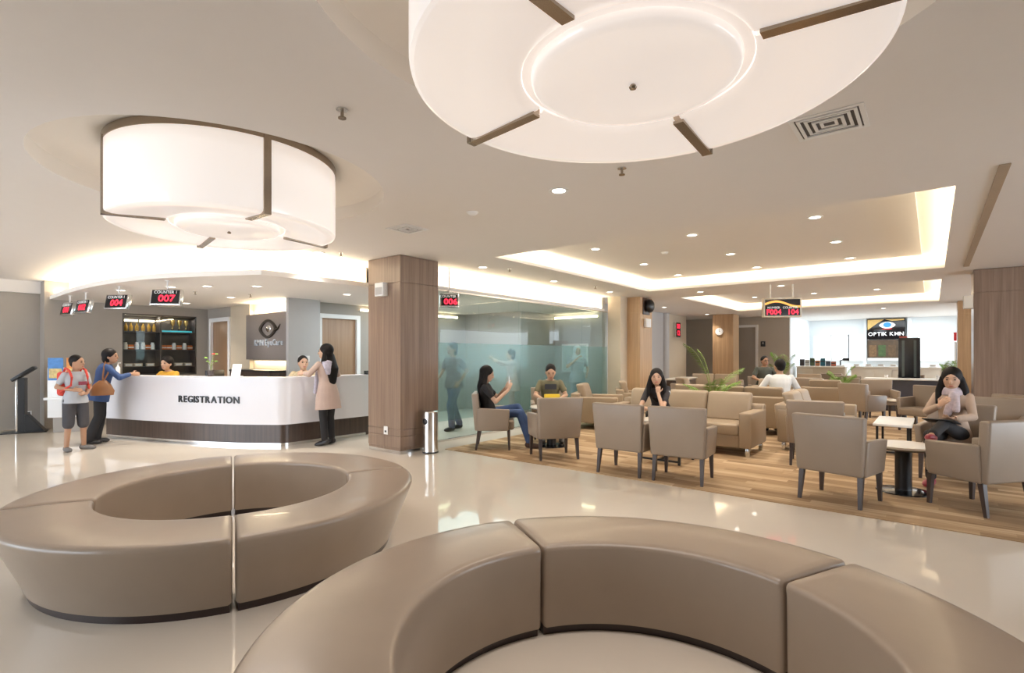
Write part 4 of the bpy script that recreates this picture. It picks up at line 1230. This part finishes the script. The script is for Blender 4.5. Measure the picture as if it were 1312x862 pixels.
# ------------------------------------------------------------------ people
def loft(bm, secs, n=18):
    rings = []
    for c, u, v in secs:
        rings.append([bm.verts.new(c + u * math.cos(2 * PI * i / n) + v * math.sin(2 * PI * i / n)) for i in range(n)])
    for a, b in zip(rings[:-1], rings[1:]):
        for i in range(n):
            j = (i + 1) % n
            bm.faces.new((a[i], a[j], b[j], b[i]))
    bm.faces.new(rings[0][::-1]); bm.faces.new(rings[-1])
def capsule(bm, p, q, r0, r1, n=14, flat=None):
    p = Vector(p); q = Vector(q)
    d = (q - p).normalized()
    u = d.cross(Vector((0, 0, 1)))
    if u.length < 1e-3: u = Vector((0, 1, 0))
    u.normalize(); v = d.cross(u)
    secs = []
    for k in (80, 50, 20):
        secs.append((p - d * r0 * math.sin(R(k)), u * r0 * math.cos(R(k)), v * r0 * math.cos(R(k))))
    secs.append((p, u * r0, v * r0)); secs.append((q, u * r1, v * r1))
    for k in (20, 50, 80):
        secs.append((q + d * r1 * math.sin(R(k)), u * r1 * math.cos(R(k)), v * r1 * math.cos(R(k))))
    loft(bm, secs, n)
def ell(bm, c, r, M3=None, seg=18):
    b = bmesh.ops.create_uvsphere(bm, u_segments=seg, v_segments=seg // 2 + 2, radius=1.0)
    for v in b['verts']:
        q = Vector((v.co.x * r[0], v.co.y * r[1], v.co.z * r[2]))
        if M3: q = M3 @ q
        v.co = q + Vector(c)
def voxel(name, bm, vox, m, parent, it=4, label=None):
    me = bpy.data.meshes.new('raw'); bmesh.ops.recalc_face_normals(bm, faces=bm.faces[:]); bm.to_mesh(me); bm.free()
    o = bpy.data.objects.new('raw', me); C.objects.link(o)
    md = o.modifiers.new('r', 'REMESH'); md.mode = 'VOXEL'; md.voxel_size = vox
    sm = o.modifiers.new('s', 'SMOOTH'); sm.factor = .5; sm.iterations = it
    dg = bpy.context.evaluated_depsgraph_get()
    res = bpy.data.meshes.new_from_object(o.evaluated_get(dg))
    bpy.data.objects.remove(o); bpy.data.meshes.remove(me)
    res.name = name
    res.materials.clear(); res.materials.append(m)
    for p in res.polygons: p.use_smooth = True
    return obj(name, res, m, parent, label=label)
def hand(bm, w, d, nrm, side, curl=.5, spread=1.0):
    d = d.normalized(); nrm = (nrm - d * nrm.dot(d)).normalized(); lat = d.cross(nrm) * side
    M3 = Matrix((d, lat, nrm)).transposed()
    ell(bm, w + d * .047, (.052, .039, .016), M3, 12)
    for off, L in ((-.031, .052), (-.0105, .068), (.0105, .074), (.031, .062)):
        b = w + d * .085 + lat * off * spread
        k = b + (d * math.cos(curl * .8) + nrm * math.sin(curl * .8)) * L * .5
        e = k + (d * math.cos(curl * 2.0) + nrm * math.sin(curl * 2.0)) * L * .5
        capsule(bm, b - d * .012, k, .0085, .0080, 8); capsule(bm, k, e, .0080, .0068, 8)
    b = w + d * .03 + lat * .034
    k = b + (d * .65 + lat * .7 + nrm * .25).normalized() * .034
    e = k + (d * .9 + lat * .15 + nrm * .5 * curl).normalized() * .032
    capsule(bm, b - lat * .012, k, .0115, .0100, 8); capsule(bm, k, e, .0100, .0080, 8)

SKIN = mat('warm_skin', (.56, .345, .235), .5, var=.05, scale=6)
SKIN2 = mat('tan_skin', (.40, .225, .14), .5, var=.05, scale=6)
HAIR = mat('black_hair', (.010, .0075, .007), .55, var=.3, scale=30, bump=.1, spec=.2)
LIP = mat('lips', (.42, .10, .09), .4, var=.05)
EYE = mat('dark_eye', (.012, .010, .010), .2, var=.05)
def cloth(name, c, var=.08, rough=.8): return mat('cloth_' + name, c, rough, var=var, scale=12, bump=.08)

def person(label, loc, heading, pose, scale=1.0, vox=.008, skin=SKIN, group=None):
    """local frame: x ahead, y to the person's left, z up"""
    V = Vector
    root = thing('person', label, 'person', loc, heading)
    root.scale = (scale,) * 3
    P = V(pose['pelvis']); N = V(pose['neck']); H = V(pose['head'])
    wdt = pose.get('build', 1.0)
    s = (N - P).normalized()
    yaw = R(pose.get('twist', 0))
    lat0 = V((0, 1, 0)); lat1 = V((-math.sin(yaw), math.cos(yaw), 0))
    def lat(t): return lat0.lerp(lat1, max(0, min(1, t))).normalized()
    def sec(t, a, b, grow=0.0):
        l = lat(t); f = l.cross(s).normalized()
        return (P + (N - P) * t, l * (a * wdt + grow), f * (b * wdt + grow))
    TOR = [(-.18, .10, .075), (-.06, .160, .115), (.08, .165, .118), (.30, .130, .098), (.50, .138, .102), (.70, .158, .112), (.86, .168, .095), (.95, .125, .072), (1.02, .055, .052)]
    Lsh = P + (N - P) * .885 + lat(1) * .165 * wdt
    Rsh = P + (N - P) * .885 - lat(1) * .165 * wdt
    hy = pose.get('hip_w', .088)
    hips = {'L': P + V((0, hy, -.03)), 'R': P + V((0, -hy, -.03))}
    hM = Euler((R(pose.get('head_roll', 0)), R(pose.get('head_pitch', 0)), R(pose.get('head_yaw', 0))), 'XYZ').to_matrix() * 1.07
    # continuous body
    bm = bmesh.new()
    loft(bm, [sec(t, a * .95, b * .95) for t, a, b in TOR])
    capsule(bm, N - s * .03, H - hM @ V((.01, 0, .04)), .052, .050)
    ell(bm, H, (.094, .074, .112), hM, 24)
    ell(bm, H + hM @ V((.020, 0, -.058)), (.068, .056, .056), hM, 20)
    ell(bm, H + hM @ V((.094, 0, -.018)), (.018, .011, .024), hM, 12)
    for q in (-1, 1): ell(bm, H + hM @ V((-.005, q * .076, -.012)), (.020, .009, .030), hM, 10)
    arms = pose['arms']
    for k, sh in (('L', Lsh), ('R', Rsh)):
        e, w = V(arms[k][0]), V(arms[k][1])
        capsule(bm, sh, e, .046 * wdt, .036 * wdt); capsule(bm, e, w, .037 * wdt, .025)
        hd = V(arms[k][2]) if len(arms[k]) > 2 and arms[k][2] else (w - e)
        nr = V(arms[k][3]) if len(arms[k]) > 3 else V((0, -1 if k == 'L' else 1, -.3))
        hand(bm, w, hd, nr, 1 if k == 'R' else -1, arms[k][4] if len(arms[k]) > 4 else .55)
    legs = pose['legs']
    for k in 'LR':
        kn, an = V(legs[k][0]), V(legs[k][1])
        fd = V(legs[k][2]) if len(legs[k]) > 2 else V((1, 0, 0))
        capsule(bm, hips[k], kn, .082 * wdt, .055 * wdt); capsule(bm, kn, an, .054 * wdt, .036)
        fd.normalize()
        up = V((0, 0, 1)); sd = up.cross(fd)
        if sd.length < .1: sd = V((0, 1, 0))
        sd.normalize(); up = fd.cross(sd)
        M3 = Matrix((fd, sd, up)).transposed()
        ell(bm, an + fd * .065 - up * .045, (.115, .042, .030), M3, 14)
        capsule(bm, an, an - up * .035, .036, .034, 10)
    body = voxel('body', bm, vox, skin, root, 3)
    # face
    for q in (-1, 1):
        bm = bmesh.new(); ell(bm, H + hM @ V((.082, q * .031, .008)), (.010, .014, .0065), hM, 10); obj('eye', bm, EYE, root)
        bm = bmesh.new(); ell(bm, H + hM @ V((.084, q * .032, .030)), (.008, .019, .0035), hM, 10); obj('eyebrow', bm, HAIR, root)
    bm = bmesh.new(); ell(bm, H + hM @ V((.082, 0, -.062)), (.009, .023, .008), hM, 10); obj('mouth', bm, LIP, root)
    # hair
    hs = pose.get('hair', 'short')
    if hs:
        bm = bmesh.new()
        if hs == 'short':
            ell(bm, H + hM @ V((-.024, 0, .037)), (.100, .084, .095), hM, 20)
            ell(bm, H + hM @ V((-.048, 0, -.012)), (.060, .071, .066), hM, 16)
        else:
            ell(bm, H + hM @ V((-.022, 0, .034)), (.104, .092, .102), hM, 22)
            ell(bm, H + hM @ V((-.040, 0, -.030)), (.075, .092, .095), hM, 18)
            if hs == 'long':
                L_ = pose.get('hair_len', .36)
                hb = pose.get('hair_back', .045); b0 = H + hM @ V((-.055, 0, -.03)); b1 = b0 + V((-hb, 0, -L_ * .5)); b2 = b0 + V((-hb - .005, 0, -L_))
                loft(bm, [(b0, V((0, .095, 0)), V((.055, 0, 0))), (b1, V((0, .125, 0)), V((.05, 0, 0))), (b2, V((0, .07, 0)), V((.03, 0, 0))), (b2 - V((0, 0, .05)), V((0, .02, 0)), V((.012, 0, 0)))])
                for q in (-1, 1):
                    c0 = H + hM @ V((-.012, q * .080, .01)); c1 = H + hM @ V((-.005, q * .102, -.13)); c2 = c1 + V((.045, q * .012, -.15))
                    capsule(bm, c0, c1, .028, .046); capsule(bm, c1, c2, .046, .020)
        voxel('hair', bm, .009, HAIR, root, 3)
    if pose.get('veil'):
        bm = bmesh.new()
        ell(bm, H + hM @ V((-.022, 0, .012)), (.108, .092, .122), hM, 22)
        loft(bm, [(H + V((-.03, 0, -.05)), V((0, .095, 0)), V((.085, 0, 0))), (N + V((-.01, 0, .02)), V((0, .11, 0)), V((.10, 0, 0))), (N + V((0, 0, -.12)), V((0, .19, 0)), V((.125, 0, 0)))])
        voxel('headscarf', bm, .009, pose['veil'], root, 4)
    # top
    top = pose['top']
    bm = bmesh.new()
    hem = top.get('hem', -.10)
    if hem <= -.5:
        loft(bm, [sec(hem, .24, .18), sec(hem * .5, .225, .165), sec(-.1, .205, .15)] + [sec(t, a, b, .016) for t, a, b in TOR[2:-1]] + [sec(1.0, .060, .056, .012)])
    else:
        loft(bm, [sec(hem, .180, .135, .020), sec(-.02, .182, .132, .014)] + [sec(t, a, b, .016) for t, a, b in TOR[2:-1]] + [sec(1.0, .060, .056, .012)])
    for k, sh in (('L', Lsh), ('R', Rsh)):
        e, w = V(arms[k][0]), V(arms[k][1])
        if top['sleeve'] == 'short':
            capsule(bm, sh, sh.lerp(e, .62), .055 * wdt, .053 * wdt)
        else:
            capsule(bm, sh, e, .055 * wdt, .048 * wdt); capsule(bm, e, e.lerp(w, top.get('cuff', .93)), .050 * wdt, .036)
    voxel(top.get('name', 'shirt'), bm, .010, top['mat'], root, 3)
    # trousers or shorts
    bt = pose['bottom']
    bm = bmesh.new()
    loft(bm, [sec(t, a, b, .010) for t, a, b in TOR[:4]])
    for k in 'LR':
        kn, an = V(legs[k][0]), V(legs[k][1])
        fl = bt.get('flare', 1.0)
        if bt['len'] == 'long':
            capsule(bm, hips[k], kn, .094 * wdt, .068 * wdt); capsule(bm, kn, kn.lerp(an, .95), .067 * wdt, .050 * fl)
        else:
            capsule(bm, hips[k], kn, .105 * wdt, .092 * wdt); capsule(bm, kn, kn.lerp(an, .06), .092 * wdt, .090 * wdt)
    voxel(bt.get('name', 'trousers'), bm, .010, bt['mat'], root, 3)
    # shoes
    for k in 'LR':
        an = V(legs[k][1]); fd = (V(legs[k][2]) if len(legs[k]) > 2 else V((1, 0, 0))).normalized()
        up = V((0, 0, 1)); sd = up.cross(fd)
        if sd.length < .1: sd = V((0, 1, 0))
        sd.normalize(); up = fd.cross(sd)
        M3 = Matrix((fd, sd, up)).transposed()
        bm = bmesh.new(); ell(bm, an + fd * .066 - up * .045, (.130, .050, .045), M3, 16); ell(bm, an - fd * .01 - up * .035, (.06, .045, .05), M3, 14)
        for v in bm.verts:
            dd = (v.co - an).dot(up)
            if dd < -.078: v.co += up * (-.078 - dd)
        voxel('shoe', bm, .010, pose['shoes'], root, 2)
    return root

def part_of(root, name, bm, m, vox=None):
    return voxel(name, bm, vox, m, root, 3) if vox else obj(name, bm, m, root)
STAND = {'L': ((.0, .09, .47), (-.01, .09, .078)), 'R': ((.02, -.09, .47), (.01, -.09, .078))}
def sit_legs(kx=.42, kz=.52, spread=.10, ax=.40):
    return {'L': ((kx, spread, kz), (ax, spread + .01, .078)), 'R': ((kx, -spread, kz), (ax, -spread - .01, .078))}
DARKSHOE = cloth('shoe_black', (.015, .013, .013), rough=.4)
GREYSHOE = cloth('shoe_grey', (.16, .15, .145))
BLACKC = cloth('black', (.012, .011, .013))

# boy at the registration queue
boy = person('boy in grey T-shirt and dark shorts with a red backpack', (2.04, 10.17, 0), -78, dict(
    pelvis=(0, 0, .90), neck=(0, 0, 1.36), head=(.02, .02, 1.51), head_yaw=32, hair='short', build=.93,
    arms={'L': ((-.02, .22, 1.08), (.13, .11, .98), (.5, -.8, .1)), 'R': ((-.06, -.24, 1.10), (.13, -.11, 1.05), (.6, .8, 0))},
    legs={'L': ((.03, .10, .48), (-.02, .13, .078), (.8, .6, 0)), 'R': ((.0, -.10, .48), (-.02, -.12, .078), (1, -.1, 0))},
    top=dict(mat=cloth('heather_grey', (.42, .44, .48)), sleeve='short', hem=-.18), bottom=dict(mat=cloth('charcoal', (.055, .053, .06)), len='short', name='shorts'), shoes=GREYSHOE), .885, .008, SKIN2)
bm = bmesh.new(); bm2 = bmesh.new()
obj('shirt_print', bmbox((.145, -.02, 1.13), (.152, .10, 1.19)), mat('print_maroon', (.22, .03, .06), .6, var=.1), boy)
# his backpack
t = thing('backpack', 'red and yellow backpack on the boy in grey', 'backpack', (2.04, 10.17, 0), -78)
RB = cloth('red_nylon', (.65, .06, .04)); YB = cloth('yellow_nylon', (.70, .45, .05))
bm = bmbox((-.26, -.14, .83), (-.125, .14, 1.20), .045, 3); obj('bag_body', bm, RB, t)
obj('front_pocket', bmbox((-.30, -.11, .85), (-.262, .11, 1.02), .02, 2), YB, t)
for q in (-1, 1):
    bm = bmesh.new(); tube(bm, [(-.13, q * .10, 1.18), (-.05, q * .105, 1.255), (.06, q * .105, 1.225), (.128, q * .10, 1.12), (.125, q * .11, 1.00), (.03, q * .165, .93), (-.12, q * .13, .90)], .016, 8); obj('strap', bm, RB, t)

wb = person('woman in blue blouse and black trousers leaning on the registration counter', (2.47, 10.72, 0), -12, dict(
    pelvis=(0, 0, .87), neck=(.09, 0, 1.33), head=(.14, .0, 1.45), head_yaw=-25, hair='bob',
    arms={'L': ((.27, .22, 1.08), (.42, .08, 1.15), (1, -.3, 0)), 'R': ((.25, -.24, 1.10), (.42, -.10, 1.15), (1, .2, 0))},
    legs={'L': ((.02, .08, .46), (-.06, .08, .078)), 'R': ((-.02, -.09, .46), (-.16, -.12, .078))},
    top=dict(mat=cloth('navy_blue', (.035, .075, .20)), sleeve='long', hem=-.35, cuff=.8, name='blouse'), bottom=dict(mat=BLACKC, len='long', flare=1.5), shoes=DARKSHOE), .985, .008, SKIN2)
t = thing('shoulder_bag', 'brown leather shoulder bag carried by the woman in blue', 'bag', (2.47, 10.72, 0), -12)
BR = mat('brown_leather', (.27, .12, .045), .4, var=.15, scale=6, bump=.1)
bm = bmesh.new()
loft(bm, [(Vector((0.02, -.235, .80)), Vector((.15, 0, 0)), Vector((0, .045, 0))), (Vector((0.02, -.24, .87)), Vector((.165, 0, 0)), Vector((0, .062, 0))), (Vector((.02, -.235, .97)), Vector((.12, 0, 0)), Vector((0, .045, 0))), (Vector((.03, -.225, 1.04)), Vector((.05, 0, 0)), Vector((0, .02, 0)))])
obj('bag_body', bm, BR, t)
bm = bmesh.new(); tube(bm, [(.03, -.225, 1.03), (.035, -.215, 1.15), (.05, -.19, 1.28), (.065, -.165, 1.345), (.10, -.17, 1.30), (.10, -.215, 1.16), (.04, -.228, 1.03)], .012, 8); obj('strap', bm, BR, t)

wr = person('woman in beige tunic with long black hair at the registration counter', (4.72, 7.62, 0), 100, dict(
    pelvis=(0, 0, .88), neck=(.03, 0, 1.36), head=(.04, .01, 1.50), head_yaw=35, hair='long', hair_len=.46, hair_back=.075, build=.95,
    arms={'L': ((.08, .30, 1.15), (.27, .24, 1.16), (1, .3, 0)), 'R': ((.04, -.25, 1.13), (.26, -.24, 1.16), (1, -.1, 0))},
    legs={'L': ((.02, .07, .46), (-.02, .08, .095), (.9, .3, -.25)), 'R': ((.02, -.07, .46), (-.0, -.09, .095), (.95, -.1, -.25))},
    top=dict(mat=cloth('rose_beige', (.47, .35, .30)), sleeve='long', hem=-.62, cuff=.7, name='tunic'), bottom=dict(mat=BLACKC, len='long'), shoes=DARKSHOE), 1.0, .008)
bm = bmesh.new()
SCARF = mat('lilac_print_scarf', (.46, .43, .52), .7, var=.35, scale=28)
loft(bm, [(Vector((-.09, .07, 1.14)), Vector((0, .03, 0)), Vector((.03, 0, 0))), (Vector((-.09, .05, 1.24)), Vector((0, .10, 0)), Vector((.035, 0, 0))), (Vector((-.03, .02, 1.35)), Vector((0, .12, 0)), Vector((.07, 0, 0))), (Vector((.02, 0, 1.40)), Vector((0, .08, 0)), Vector((.08, 0, 0)))])
capsule(bm, (.10, .10, 1.32), (.15, .12, .85), .035, .030)
part_of(wr, 'scarf', bm, SCARF, .010)

def stool(x, y, rz, label):
    t = thing('desk_chair', label, 'chair', (x, y, 0), rz)
    obj('seat', bmbox((-.2, -.22, .53), (.22, .22, .60), .025), M_black, t)
    obj('backrest', bmbox((-.27, -.2, .66), (-.22, .2, 1.0), .02), M_black, t)
    bobj('back_post', (-.255, -.03, .54), (-.235, .03, .7), M_chrome, t)
    bm = bmesh.new(); cyl(bm, (0, 0), .03, .05, .53, n=14); obj('gas_lift', bm, M_chrome, t)
    for k in range(5):
        a = 2 * PI * k / 5
        bm = bmesh.new(); tube(bm, [(0, 0, .08), (.27 * math.cos(a), .27 * math.sin(a), .045)], .02, 6); lg = obj('foot', bm, M_chrome, t)
        bm = bmesh.new(); ell(bm, (.27 * math.cos(a), .27 * math.sin(a), .026), (.025, .025, .026), None, 10); obj('castor', bm, M_black, lg)
stool(3.62, 11.02, 205, 'black desk chair under the receptionist in yellow')
stool(5.02, 8.88, 250, 'black desk chair under the receptionist in the cream jacket')
def sit(dz=0., lean=0., top=.52): return dict(pelvis=(-.02, 0, .55 + dz), neck=(-.02 + lean, 0, 1.02 + dz))
YEL = cloth('mustard', (.62, .34, .035))
person('receptionist in a mustard yellow shirt seated behind the counter', (3.62, 11.02, 0), 205, dict(
    pelvis=(0, 0, .70), neck=(.08, 0, 1.16), head=(.12, 0, 1.30), head_yaw=8, head_pitch=6, hair='bob',
    arms={'L': ((.22, .24, .96), (.42, .16, .98), (1, -.4, 0), (0, 0, -1)), 'R': ((.20, -.24, .94), (.40, -.12, .96), (1, .3, 0), (0, 0, -1))},
    legs={'L': ((.40, .1, .62), (.36, .12, .15)), 'R': ((.40, -.1, .62), (.36, -.12, .15))},
    top=dict(mat=YEL, sleeve='long', name='shirt'), bottom=dict(mat=BLACKC, len='long'), shoes=DARKSHOE), 1.0, .008)
person('receptionist in a cream jacket seated behind the counter by the grey pillar', (5.02, 8.88, 0), 235, dict(
    pelvis=(0, 0, .70), neck=(.05, 0, 1.17), head=(.08, 0, 1.31), head_yaw=20, hair='short',
    arms={'L': ((.10, .28, .95), (.32, .20, .90), (1, -.4, 0), (0, 0, -1)), 'R': ((.10, -.28, .95), (.32, -.16, .90), (1, .3, 0), (0, 0, -1))},
    legs={'L': ((.40, .1, .62), (.36, .12, .15)), 'R': ((.40, -.1, .62), (.36, -.12, .15))},
    top=dict(mat=cloth('cream_jacket', (.66, .55, .36)), sleeve='long', name='jacket'), bottom=dict(mat=BLACKC, len='long'), shoes=DARKSHOE), 1.0, .008)

# people behind the glass
person('person with black shoulder bag walking behind the glass beside the walnut column', (7.22, 7.25, 0), 175, dict(
    pelvis=(0, 0, .92), neck=(.03, 0, 1.42), head=(.05, 0, 1.57), hair='bob', build=1.1,
    arms={'L': ((-.1, .27, 1.14), (.06, .24, .95)), 'R': ((.05, -.28, 1.14), (.22, -.2, 1.0))},
    legs={'L': ((.16, .08, .49), (.12, .08, .078)), 'R': ((-.04, -.08, .48), (-.22, -.09, .085))},
    top=dict(mat=cloth('brown_check', (.16, .13, .13), .3), sleeve='short', hem=-.2), bottom=dict(mat=cloth('slate_blue', (.10, .11, .17)), len='long', flare=1.3), shoes=DARKSHOE), 1.0, .009, SKIN2)
person('person in pale pink clothes with one arm raised behind the glass', (9.95, 8.0, 0), 150, dict(
    pelvis=(0, 0, .86), neck=(.02, 0, 1.32), head=(.04, 0, 1.46), hair='bob',
    arms={'L': ((.18, .24, 1.24), (.42, .2, 1.30)), 'R': ((.16, -.26, 1.22), (.42, -.22, 1.36))},
    legs={'L': ((.05, .07, .46), (-.0, .07, .078)), 'R': ((-.02, -.07, .46), (-.08, -.08, .078))},
    top=dict(mat=cloth('pale_pink', (.50, .36, .33)), sleeve='long', hem=-.6, name='tunic'), bottom=dict(mat=cloth('dusty_pink', (.38, .27, .25)), len='long'), shoes=DARKSHOE), 1.0, .010)
person('nurse in grey uniform and white headscarf standing behind the glass', (11.05, 6.82, 0), 225, dict(
    pelvis=(0, 0, .90), neck=(.0, 0, 1.38), head=(.02, 0, 1.53), hair=None, veil=cloth('white_veil', (.68, .70, .72)),
    arms={'L': ((-.04, .27, 1.10), (.10, .22, .98)), 'R': ((.06, -.26, 1.14), (.16, -.04, 1.34))},
    legs={'L': ((.03, .09, .47), (0, .09, .078)), 'R': ((.0, -.09, .47), (-.03, -.09, .078))},
    top=dict(mat=cloth('pale_grey_uniform', (.40, .42, .47)), sleeve='short', hem=-.3, name='uniform_top'), bottom=dict(mat=cloth('grey_blue', (.33, .36, .43)), len='long', flare=1.25), shoes=DARKSHOE), 1.02, .010)

# seated visitors
JEANS = cloth('denim', (.045, .085, .20), .3)
pw = person('woman in black top and jeans looking at a white phone', (6.20, 5.41, FZ), -51, dict(
    pelvis=(-.04, 0, .545), neck=(-.10, 0, 1.00), head=(-.06, 0, 1.145), head_pitch=14, hair='long', hair_len=.34, build=.92,
    arms={'L': ((.10, .24, .76), (.24, .12, .93), (.3, -.2, 1), (1, 0, 0)), 'R': ((.08, -.24, .73), (.27, -.10, .90), (.3, .2, 1), (.3, 1, 0))},
    legs={'L': ((.42, .06, .62), (.62, -.10, .30), (.9, -.2, -.35)), 'R': ((.45, -.10, .545), (.60, -.10, .085), (1, 0, -.1))},
    top=dict(mat=BLACKC, sleeve='short', hem=-.12), bottom=dict(mat=JEANS, len='long'), shoes=cloth('brown_shoe', (.09, .05, .035))), 1.0, .006)
t = thing('phone', 'white phone held by the woman in black', 'phone', (6.20, 5.41, FZ), -51)
bm = bmbox((.285, -.075, .975), (.294, -.005, 1.115), .003); obj('case', bm, M_white, t); obj('screen', bmbox((.2835, -.070, .985), (.2848, -.010, 1.105)), mat('phone_screen', (.3, .35, .4), .1, emit=.4, ecol=(.7, .8, 1), var=.1), t)

mo = person('man in olive T-shirt reading at the round table', (7.52, 5.20, FZ), 219, dict(
    pelvis=(-.02, 0, .55), neck=(.10, 0, 1.02), head=(.18, 0, 1.155), head_pitch=24, hair='short', build=1.02,
    arms={'L': ((.18, .26, .76), (.40, .12, .70), (.7, -.7, 0), (0, -.3, -1)), 'R': ((.18, -.26, .76), (.40, -.14, .70), (.7, .7, 0), (0, .3, -1))},
    legs=sit_legs(.40, .53, .15, .42), top=dict(mat=cloth('olive', (.17, .155, .09)), sleeve='short'), bottom=dict(mat=BLACKC, len='long'), shoes=GREYSHOE), 1.0, .007)
obj('shirt_print', bmbox((.185, -.10, .86), (.20, .10, .95)), mat('print_dark', (.05, .05, .06), .6, var=.2), mo)
t = thing('yellow_case', 'yellow tablet case held by the man in olive', 'tablet', (7.52, 5.20, FZ), 219)
obj('case', bmbox((.46, -.13, .70), (.49, .13, .80), .01), mat('yellow_rubber', (.75, .52, .03), .5, var=.05), t); obj('screen', bmbox((.4545, -.11, .715), (.4595, .11, .79)), M_blackgloss, t)

wc = person('woman in black top with long dark hair resting her chin on her hand', (8.02, 3.38, FZ), 192, dict(
    pelvis=(.02, 0, .55), neck=(.30, 0, .97), head=(.385, 0, 1.105), head_yaw=10, head_pitch=2, hair='long', hair_len=.32, build=.90,
    arms={'L': ((.62, .14, .64), (.50, .05, .86), (-.15, -.1, 1), (-1, 0, 0), .9), 'R': ((.60, -.20, .645), (.66, .02, .635), (0, 1, 0), (0, 0, -1))},
    legs=sit_legs(.42, .54, .10, .36), top=dict(mat=cloth('black_floral', (.03, .026, .03), .6), sleeve='short'), bottom=dict(mat=BLACKC, len='long'), shoes=DARKSHOE), 1.0, .006)
for q, c_ in ((1, (.55, .6, .62)), (-1, (.02, .25, .24))):
    bm = bmesh.new(); ell(bm, (.32, q * .175, .87), (.05, .022, .04)); obj('sleeve_print', bm, mat('sleeve_%d' % (q + 1), c_, .7, var=.3), wc)

wt = person('woman in beige jacket and patterned scarf holding a black tablet', (7.93, -.18, FZ), 164, dict(
    pelvis=(-.02, 0, .55), neck=(-.02, 0, 1.02), head=(.02, .0, 1.165), head_yaw=10, head_pitch=8, hair='long', hair_len=.36, build=.88,
    arms={'L': ((.10, .21, .75), (.34, .12, .74), (.9, -.5, 0), (0, -.4, 1)), 'R': ((.10, -.21, .78), (.24, -.06, .86), (.1, .6, .7), (-1, .3, 0))},
    legs={'L': ((.46, .04, .68), (.83, .05, .60), (.9, .1, .2)), 'R': ((.46, -.08, .55), (.56, -.04, .085))},
    top=dict(mat=cloth('sand_jacket', (.46, .34, .26)), sleeve='long', hem=-.3, name='jacket'), bottom=dict(mat=BLACKC, len='long'), shoes=cloth('red_flat', (.30, .03, .05), rough=.4)), 1.0, .006)
bm = bmesh.new()
SC2 = mat('pink_grey_scarf', (.56, .47, .50), .7, var=.4, scale=26)
loft(bm, [(Vector((-.02, 0, .98)), Vector((0, .12, 0)), Vector((.105, 0, 0))), (Vector((-.01, 0, 1.03)), Vector((0, .10, 0)), Vector((.10, 0, 0))), (Vector((0, 0, 1.07)), Vector((0, .075, 0)), Vector((.085, 0, 0)))])
capsule(bm, (.09, .03, 1.0), (.13, -.01, .78), .032, .042); capsule(bm, (.08, .06, .98), (.13, .07, .82), .03, .036)
part_of(wt, 'scarf', bm, SC2, .009)
t = thing('tablet', 'black tablet on the lap of the woman in the beige jacket', 'tablet', (7.93, -.18, FZ), 164)
bm = bmbox((.30, -.14, .70), (.52, .16, .712), .004); bmesh.ops.rotate(bm, cent=(.4, 0, .7), matrix=Matrix.Rotation(R(-14), 3, 'Y'), verts=bm.verts[:]); obj('case', bm, M_black, t)
bm = bmbox((.32, -.12, .7125), (.50, .14, .714)); bmesh.ops.rotate(bm, cent=(.4, 0, .7), matrix=Matrix.Rotation(R(-14), 3, 'Y'), verts=bm.verts[:]); obj('screen', bm, M_blackgloss, t)

person('man in white shirt seen from behind on the far three-seat sofa', (10.55, 2.18, FZ), 30, dict(
    pelvis=(-.02, 0, .55), neck=(.0, 0, 1.06), head=(.03, 0, 1.20), head_yaw=10, hair='short', build=1.1,
    arms={'L': ((.06, .30, .80), (.28, .22, .70)), 'R': ((.06, -.32, .80), (.26, -.26, .68))},
    legs=sit_legs(), top=dict(mat=cloth('white_shirt', (.72, .72, .71)), sleeve='long'), bottom=dict(mat=BLACKC, len='long'), shoes=DARKSHOE), 1.03, .008, SKIN2)
dm = person('dark-haired man with glasses and dark shirt facing the room', (15.25, 3.55, FZ), 215, dict(
    pelvis=(-.02, 0, .55), neck=(.04, 0, 1.08), head=(.08, 0, 1.225), head_yaw=6, hair='short', build=1.1,
    arms={'L': ((.10, .30, .80), (.34, .16, .72)), 'R': ((.10, -.30, .80), (.34, -.16, .72))},
    legs=sit_legs(), top=dict(mat=cloth('dark_green_shirt', (.07, .075, .06)), sleeve='short'), bottom=dict(mat=BLACKC, len='long'), shoes=DARKSHOE), 1.05, .009, SKIN2)
bm = bmesh.new()
for q in (-1, 1):
    tube(bm, [(.08 + .10, q * .031 + .026 * math.cos(a), 1.233 + .018 * math.sin(a)) for a in [i * PI / 5 for i in range(11)]], .004, 5)
obj('glasses', bm, M_black, dm)
